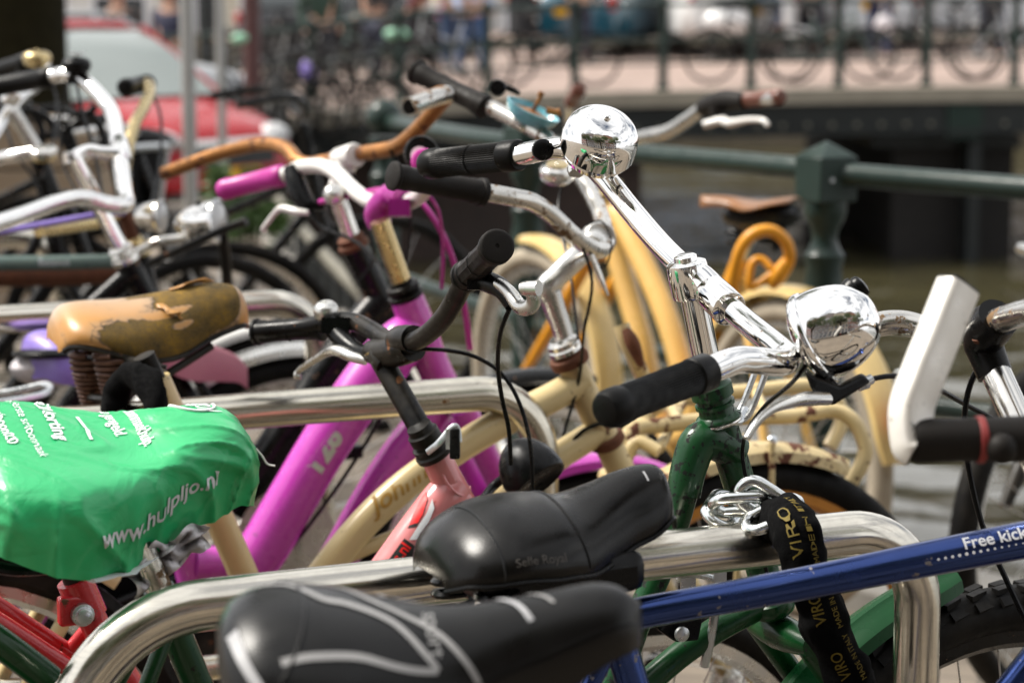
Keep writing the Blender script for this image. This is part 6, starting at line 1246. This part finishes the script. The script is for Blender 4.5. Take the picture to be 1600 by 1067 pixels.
# scooter with rider
def scooter(label, pos, hd):
    t = thing('scooter', label, 'scooter', pos); f = V((math.cos(hd), math.sin(hd), 0)); s = V((-f.y, f.x, 0)); at = lambda x, y, z: pos+f*x+s*y+UPZ*z
    MB().sphere(at(-.42, 0, .55), .34, 20, 12, (f*1.15, s*.55, UPZ*.62)).build('body', M['car_white'], t); MB().tube([at(.42, 0, .30), at(.36, 0, .65), at(.28, 0, .98)], [.17, .19, .13], seg=14, flat=.5).build('leg_shield', M['car_white'], t)
    MB().box(at(.02, 0, .30), f*.32, s*.15, UPZ*.03).build('footboard', M['trim'], t, bevel=.01); MB().sphere(at(-.36, 0, .80), .30, 16, 10, (f*1.2, s*.5, UPZ*.3)).build('seat', M['trim'], t)
    MB().tube([at(.20, -.30, 1.05), at(.28, 0, 1.06), at(.20, .30, 1.05)], .018, seg=8).build('handlebar', M['trim'], t); MB().sphere(at(.36, 0, 1.0), .10, 14, 10).build('headlight', M['glass'], t)
    for x in (-.55, .58):
        c = at(x, 0, .23); MB().tube([c+(f*math.cos(a)+UPZ*math.sin(a))*.175 for a in [2*math.pi*i/20 for i in range(20)]], .055, seg=8, sub=1, closed=True).build('wheel', M['tyre'], t)
    MB().sphere(at(.58, 0, .38), .17, 14, 8, (f*1.2, s*.5, UPZ*.55)).build('mudguard', M['car_white'], t)
scooter('white scooter being ridden across the bridge', far(1185, 33), R(3))
# ------------------------------------------------------------------ people
def person(label, pos, hd, coat, trousers, hair=(.03, .02, .012), pose='stand', skirt=False):
    t = thing('person', label, 'person', pos, None); f = V((math.cos(hd), math.sin(hd), 0)); s = V((-f.y, f.x, 0)); at = lambda x, y, z: pos+f*x+s*y+UPZ*z
    st = {'stand': .06, 'walk': .22, 'sit': .0}[pose]; sit = pose == 'sit'; dzz = -.12 if sit else 0
    J = {'hip': (0, 0, .93+dzz), 'waist': (0, 0, 1.10+dzz), 'chest': (.0, 0, 1.34+dzz), 'neck': (.0, 0, 1.50+dzz), 'head0': (.02, 0, 1.58+dzz), 'head1': (.02, 0, 1.70+dzz)}
    E = [('hip', 'waist'), ('waist', 'chest'), ('chest', 'neck'), ('neck', 'head0'), ('head0', 'head1')]; rad = {'hip': .145, 'waist': .135, 'chest': .155, 'neck': .055, 'head0': .088, 'head1': .085}
    for sg, nm in ((1, 'l'), (-1, 'r')):
        if sit: L = {'th': (.10, .10*sg, .80), 'kn': (.42, .13*sg, .74), 'an': (.36, .12*sg, .36), 'to': (.50, .12*sg, .31)}
        else: L = {'th': (0, .09*sg, .84), 'kn': (.04+st*.5*sg, .09*sg, .48), 'an': (-.03+st*sg, .085*sg, .09), 'to': (.12+st*sg, .09*sg, .04)}
        A = {'sh': (0, .19*sg, 1.42+dzz), 'el': (-.05 if not sit else .08, .25*sg, 1.14+dzz), 'wr': (.10 if not sit else .36, .24*sg, .93+dzz if not sit else 1.0), 'ha': (.14 if not sit else .44, .23*sg, .86+dzz if not sit else 1.0)}
        for k, v in {**L, **A}.items(): J[k+nm] = v
        for k, r_ in (('th', .095), ('kn', .062), ('an', .042), ('to', .036), ('sh', .07), ('el', .048), ('wr', .033), ('ha', .034)): rad[k+nm] = r_
        E += [('hip', 'th'+nm), ('th'+nm, 'kn'+nm), ('kn'+nm, 'an'+nm), ('an'+nm, 'to'+nm), ('chest', 'sh'+nm), ('sh'+nm, 'el'+nm), ('el'+nm, 'wr'+nm), ('wr'+nm, 'ha'+nm)]
    def skin(keys, name, m, grow=0):
        ks = [k for k in J if keys(k)]; ix = {k: i for i, k in enumerate(ks)}; o0 = OFF[t.name]
        me = bpy.data.meshes.new(name); me.from_pydata([tuple(at(*J[k])-o0) for k in ks], [(ix[a], ix[b]) for a, b in E if a in ix and b in ix], [])
        o = bpy.data.objects.new(name, me); COL.objects.link(o); o.parent = t; OFF[o.name] = o0
        o.modifiers.new('skin', 'SKIN').use_smooth_shade = True; lay = me.skin_vertices[0] if me.skin_vertices else None
        if lay is None: bpy.context.view_layer.objects.active = o; lay = me.skin_vertices.new()
        for k in ks: lay.data[ix[k]].radius = (rad[k]+grow,)*2
        lay.data[ix['hip'] if 'hip' in ix else 0].use_root = True; sb = o.modifiers.new('sub', 'SUBSURF'); sb.levels = sb.render_levels = 1; me.materials.append(m); return o
    skm = M.setdefault('skin', mat('skin', (.50, .30, .21), .5, 0, .08, 20)); hm = mat('hair', hair, .6, 0, .2, 40); cm_, tm = mat('coat_cloth', coat, .8, 0, .15, 20), mat('trouser_cloth', trousers, .85, 0, .15, 20)
    bd = skin(lambda k: True, 'body', skm)
    skin(lambda k: k in ('waist', 'chest', 'shl', 'shr', 'ell', 'elr', 'wrl', 'wrr') or k == 'hip', 'coat', cm_, .016)
    skin(lambda k: k in ('hip', 'thl', 'thr', 'knl', 'knr', 'anl', 'anr'), 'trousers', tm, .014)
    if skirt: MB().lathe(at(0, 0, .42), UPZ, [(0, .26), (.3, .21), (.6, .15), (.68, .14)], 18).build('skirt', tm, t)
    for sg in (1, -1):
        k = 'l' if sg == 1 else 'r'; a, b_ = at(*J['an'+k]), at(*J['to'+k]); MB().sphere(a.lerp(b_, .6)-UPZ*.0, .075, 12, 8, (f*1.7, s*.65, UPZ*.6)).build('shoe', M['trim'], t)
        e = at(J['head1'][0]+.080, .032*sg, J['head1'][2]-.04); MB().sphere(e, .012, 8, 6).build('eye', M['trim'], t); MB().sphere(at(J['head1'][0], .088*sg, J['head1'][2]-.05), .026, 8, 6).build('ear', skm, t)
    MB().sphere(at(J['head1'][0]+.095, 0, J['head1'][2]-.065), .018, 8, 6).build('nose', skm, t); MB().box(at(J['head1'][0]+.083, 0, J['head1'][2]-.115), f*.006, s*.024, UPZ*.006).build('mouth', M['red_print'], t)
    MB().sphere(at(J['head1'][0]-.015, 0, J['head1'][2]+.015), .108, 16, 10, (f, s*.92, UPZ*.95)).build('hair', hm, t); return t
def onb(px, d): c = P(px, 60, d); return V((c.x, c.y, dz(c.x, c.y)+.006))
person('person in yellow coat and navy trousers walking across the bridge', onb(1375, 32), R(-95), (.52, .33, .07), (.012, .018, .06), pose='walk')
person('person in pale blue shirt and blue jeans standing beyond the railing', onb(738, 31), R(-60), (.42, .52, .72), (.05, .10, .22), pose='walk')
person('person in cream jacket and jeans beside the one in pale blue', onb(708, 31.8), R(-80), (.62, .55, .42), (.05, .09, .18))
person('person in red top and long black skirt on the bridge', onb(818, 33.5), R(100), (.50, .08, .07), (.012, .012, .014), skirt=True)
c_ = onb(1172, 33); person('person in jeans riding the white scooter', V((c_.x, c_.y, c_.z+.10)), R(3), (.03, .035, .05), (.10, .13, .19), pose='sit')
person('person in black coat far left behind the red car', V((P(190, 50, 30).x, 30, -.42)), R(-70), (.010, .010, .012), (.03, .03, .04)); person('person in dark navy coat right of the one in black', V((P(270, 50, 31).x, 31, -.42)), R(-110), (.02, .022, .05), (.02, .02, .03))
person('person in dark jacket near the grey car on the bridge', onb(1062, 34.6), R(-90), (.05, .04, .06), (.03, .03, .04))
person('person in dark green coat among the bicycles left on the bridge', onb(500, 30.5), R(-70), (.02, .045, .03), (.02, .02, .025), pose='walk')
person('person in charcoal coat beside the mint saddle cover', onb(585, 31.5), R(-110), (.03, .03, .032), (.04, .045, .07))
person('person in maroon jacket walking left of the pale blue shirt', onb(655, 32.5), R(170), (.14, .02, .03), (.015, .015, .02), pose='walk')
person('person in black jacket behind the teal car', onb(905, 33), R(-60), (.012, .012, .014), (.03, .035, .06))
person('person in rust red jacket right of the white scooter', onb(1268, 33.6), R(-100), (.30, .06, .03), (.02, .02, .03), pose='walk')
person('person in white shirt at the right end of the bridge', onb(1548, 32.5), R(-80), (.60, .58, .54), (.03, .035, .05), pose='walk')
bgp_ = onb(1378, 31.7); wb = MB().sphere(bgp_+V((0, -.15, .55)), .13, 14, 10, (RT, FW*.5, UPZ*1.1)); wb.tube([bgp_+V((-.05, -.15, .68)), bgp_+V((0, -.15, .85)), bgp_+V((.05, -.15, .68))], .008, seg=6)
tag(wb.build('shopping_bag', M['bag'], None), 'white shopping bag carried in front of the navy trousers', 'bag')
# ------------------------------------------------------------------ bicycles on the bridge and far quay
def far_bike(pos, hd, m, label, grp):
    t = thing('bicycle', label, 'bicycle', V((0, 0, 0)), grp); at = lambda x, y, z: V((x, y, z))
    fr = MB()
    for a, b_, r_ in (((-.02, .30), (-.17, .82), .018), ((-.02, .30), (.36, .74), .018), ((-.12, .62), (.34, .82), .016), ((.38, .68), (.32, .98), .018), ((-.02, .30), (-.50, .35), .012), ((-.15, .74), (-.50, .35), .010), ((.37, .70), (.56, .35), .016)): fr.tube([at(a[0], 0, a[1]), at(b_[0], 0, b_[1])], r_, seg=8, sub=1)
    fr.build('frame', M[m], t); MB().tube([at(.08, -.28, 1.05), at(.26, -.22, 1.07), at(.32, 0, 1.0), at(.26, .22, 1.07), at(.08, .28, 1.05)], .014, seg=8).build('handlebar', M[m], t)
    MB().sphere(at(-.20, 0, .93), .13, 14, 8, (V((1, 0, 0)), V((0, .6, 0)), UPZ*.35)).build('saddle', M['plastic'], t); MB().cyl(at(-.19, 0, .90), at(-.17, 0, .80), .014, 8).build('seat_post', M['alu'], t)
    for x in (-.50, .56):
        wh = MB().tube([at(x+.325*math.cos(2*math.pi*i/28), 0, .35+.325*math.sin(2*math.pi*i/28)) for i in range(28)], .022, seg=8, sub=1, closed=True).build('wheel', M['tyre'], t)
        sp = MB()
        for i in range(16): a = 2*math.pi*i/16; sp.tube([at(x, 0, .35), at(x+.32*math.cos(a), 0, .35+.32*math.sin(a))], .0011, seg=4, sub=1)
        sp.build('spokes', M['spoke'], wh, kind='stuff')
    t.location = pos; t.rotation_euler = (0, 0, hd); return t
protos = {}
ORD = ['leftmost', 'second from the left', 'third from the left', 'fourth from the left', 'fifth from the left', 'sixth from the left', 'seventh from the left', 'eighth from the left', 'ninth from the left', 'tenth from the left', 'eleventh from the left', 'rightmost']
def rank(px, seq): return ORD[sorted(seq).index(px)] if px != max(seq) else 'rightmost'
def fb(px, d, hd, m, label, grp):
    pos = onb(px, d) if d > 27.9 else V((P(px, 60, d).x, P(px, 60, d).y, gz(P(px, 60, d).y)))
    if m in protos: o = copy_thing(protos[m], pos, hd, label); o['group'] = grp; return o
    protos[m] = far_bike(pos, hd, m, label, grp); return protos[m]
g1 = 'bicycles parked along the bridge railing'; LB = {'black_paint': 'blurred black bicycle against the bridge railing', 'greygreen': 'blurred dark green bicycle against the bridge railing', 'car_grey': 'blurred silver bicycle against the bridge railing'}
Q1 = (455, 520, 585, 640, 700, 860, 1180, 1290, 1470, 1580)
for i, px in enumerate(Q1):
    m = ('black_paint', 'black_paint', 'greygreen', 'black_paint', 'car_grey')[i % 5]; fb(px, 28.75+.1*(i % 3), R((178, 4, 176, -3)[i % 4]), m, LB[m]+', '+rank(px, Q1)+' of ten', g1)
Q2 = (440, 500, 555, 610, 665, 1250, 1420, 1500, 1550)
for i, px in enumerate(Q2):
    m = ('black_paint', 'car_grey', 'black_paint')[i % 3]; fb(px, 34.6+.3*(i % 3), R(80+11*(i % 4)), m, {'black_paint': 'blurred black bicycle on the far side of the bridge', 'car_grey': 'blurred silver bicycle on the far side of the bridge'}[m]+', '+rank(px, Q2)+' of nine', 'bicycles parked on the far side of the bridge')
Q3 = ((150, 24), (205, 25), (415, 25.5), (438, 26.6), (240, 26), (470, 27.2), (500, 26.2), (535, 27.4), (395, 27), (560, 27.6), (330, 27), (365, 26.2))
for i, (px, d) in enumerate(Q3): fb(px, d, R(40+20*i), 'black_paint', 'blurred black bicycle on the far quay behind the car, '+rank(px, [q[0] for q in Q3])+' of twelve', 'bicycles parked on the far quay')
for k, (x, y, lb) in enumerate(((-1.32, 5.75, 'plain black bicycle in the row just behind the grey green one'), (-1.72, 6.6, 'plain black bicycle between the basket bicycle and the stone wall'), (-2.15, 7.5, 'plain black bicycle close in front of the stone wall'), (-.95, 6.9, 'plain black bicycle nearest the grey pole and shrub'))):
    o = copy_thing(protos['black_paint'], V((x, y, gz(y))), R(27-4*k), lb); o['group'] = 'bicycles at the far end of the rack row'
def lump(px, py, d, r_, m, name, label, cat, sc=(1, .7, 1)):
    c = P(px, py, d); mb = MB().sphere(c, r_, 16, 10, (RT*sc[0], FW*sc[1], UP*sc[2])); mb.v = [p+V((noise.noise(p*6), noise.noise(p*6+V((4, 0, 0))), noise.noise(p*6+V((0, 4, 0)))))*r_*.25 for p in mb.v]; tag(mb.build(name, M[m], None), label, cat)
lump(482, 112, 27.6, .115, 'violet', 'pannier_bag', 'purple pannier bag on a bicycle at the bridge corner', 'pannier', (.8, .6, 1.5)); lump(620, 53, 28.6, .13, 'mint', 'saddle_cover', 'bright green saddle cover on a bicycle by the bridge railing', 'saddle cover', (1.2, .8, .55))
lump(375, 60, 21, .07, 'mint', 'saddle_cover', 'pale green saddle cover near the oxblood lamp post', 'saddle cover', (1.2, .8, .7)); lump(690, 18, 33, .10, 'magenta_plastic', 'handbag', 'pink handbag held beside the cream jacket', 'bag')
# ------------------------------------------------------------------ houses
M['win'] = glass('house_glass', (.03, .035, .04), .06)
def house(label, x0, x1, y, z, h, col, facing=-1, storeys=4, shop=True, grey=False):
    m = mat('house_wall', col, .8, 0, .12, 1.2); fr = M['white_print']; t = thing('house', label, 'house', V(((x0+x1)/2, y, z))); dep = 8*-facing
    ya, yb = (y, y+dep) if dep > 0 else (y+dep, y)
    MB().abox(x0+.004, x1-.004, ya, yb, z-.6, z+h).build('wall', m, t)
    MB().prism([V((x0, ya, z+h)), V((x1, ya, z+h)), V(((x0+x1)/2, ya, z+h+1.6))], V((0, yb-ya, 0))).build('roof', M['trim'], t); MB().abox(x0, x1, (y+facing*.25) if facing < 0 else y, y if facing < 0 else y+.25, z+h-.3, z+h+.02).build('cornice', fr, t)
    n = max(2, int((x1-x0)/1.35)); wpx = None; sy = y+facing*.05
    for s_ in range(storeys):
        for i in range(n):
            cx = x0+(x1-x0)*(i+.5)/n; ww = (x1-x0)/n*(.62 if s_ == 0 else .5); zb = z+(.28 if s_ == 0 else 3.3+(s_-1)*2.9); hh = 2.3 if s_ == 0 else 1.8
            if s_ == 0 and i == n//2: zb, hh, nm = z+.05, 2.5, 'door'
            else: nm = 'window'
            f = MB()
            for a, b_, c_, d_ in ((-ww/2-.09, -ww/2, 0, hh), (ww/2, ww/2+.09, 0, hh), (-ww/2-.09, ww/2+.09, hh, hh+.1), (-ww/2-.12, ww/2+.12, -.1, 0), (-.03, .03, 0, hh), (-ww/2, ww/2, hh*.55, hh*.55+.05)): f.abox(cx+a, cx+b_, min(sy, y-.0), max(sy, y), zb+c_, zb+d_)
            fo = f.build(nm, fr, t); MB().abox(cx-ww/2, cx+ww/2, min(y, y+facing*.012), max(y, y+facing*.012), zb, zb+hh).build('pane', M['win'], fo)
    if grey:
        for k in range(5): MB().abox(x0, x1, y-.10, y-.06, z+.2+.16*k, z+.28+.16*k).build('ledge', m, t)
for i, (x0, x1, col, lb, g) in enumerate(((-19, -12.5, (.62, .57, .47), 'cream house front at the far left end of the street', 0), (-12.5, -8.6, (.70, .68, .63), 'white house front behind the tree trunk', 0), (-8.6, -5.2, (.60, .55, .44), 'sand coloured house front behind the grey poles', 0), (-5.2, -1.9, (.70, .67, .58), 'cream house front with tall dark shop windows', 0), (-1.9, 1.1, (.50, .49, .47), 'light grey house front behind the people on the bridge', 0), (1.1, 6.6, (.36, .36, .35), 'grey banded house front behind the blue cars', 1), (6.6, 11, (.46, .46, .43), 'pale grey house front right of the white van', 0), (11, 16, (.36, .33, .29), 'brown grey house front at the far right end', 0))):
    house(lb, x0, x1, 56+.15*(i % 3), .1 if x0 > -5 else -.35, 8+.8*(i % 3), col, -1, 2, True, g)
for i, (x0, x1, col, lb) in enumerate(((-16, -9, (.30, .12, .08), 'unseen dark brick house raised behind the photographer on the left to block sky light'), (-9, -2, (.16, .13, .12), 'unseen black brown house raised behind the photographer to block sky light'), (-2, 5, (.42, .36, .28), 'unseen sandy house raised behind the photographer on the right to block sky light'), (5, 13, (.24, .10, .07), 'unseen red brick house raised behind the photographer at the far right to block sky light'))):  # unseen row, raised and moved closer to cut sky light from behind
    house(lb, x0, x1, -9.8, 0, 14.5+(i % 2), col, 1, 4)
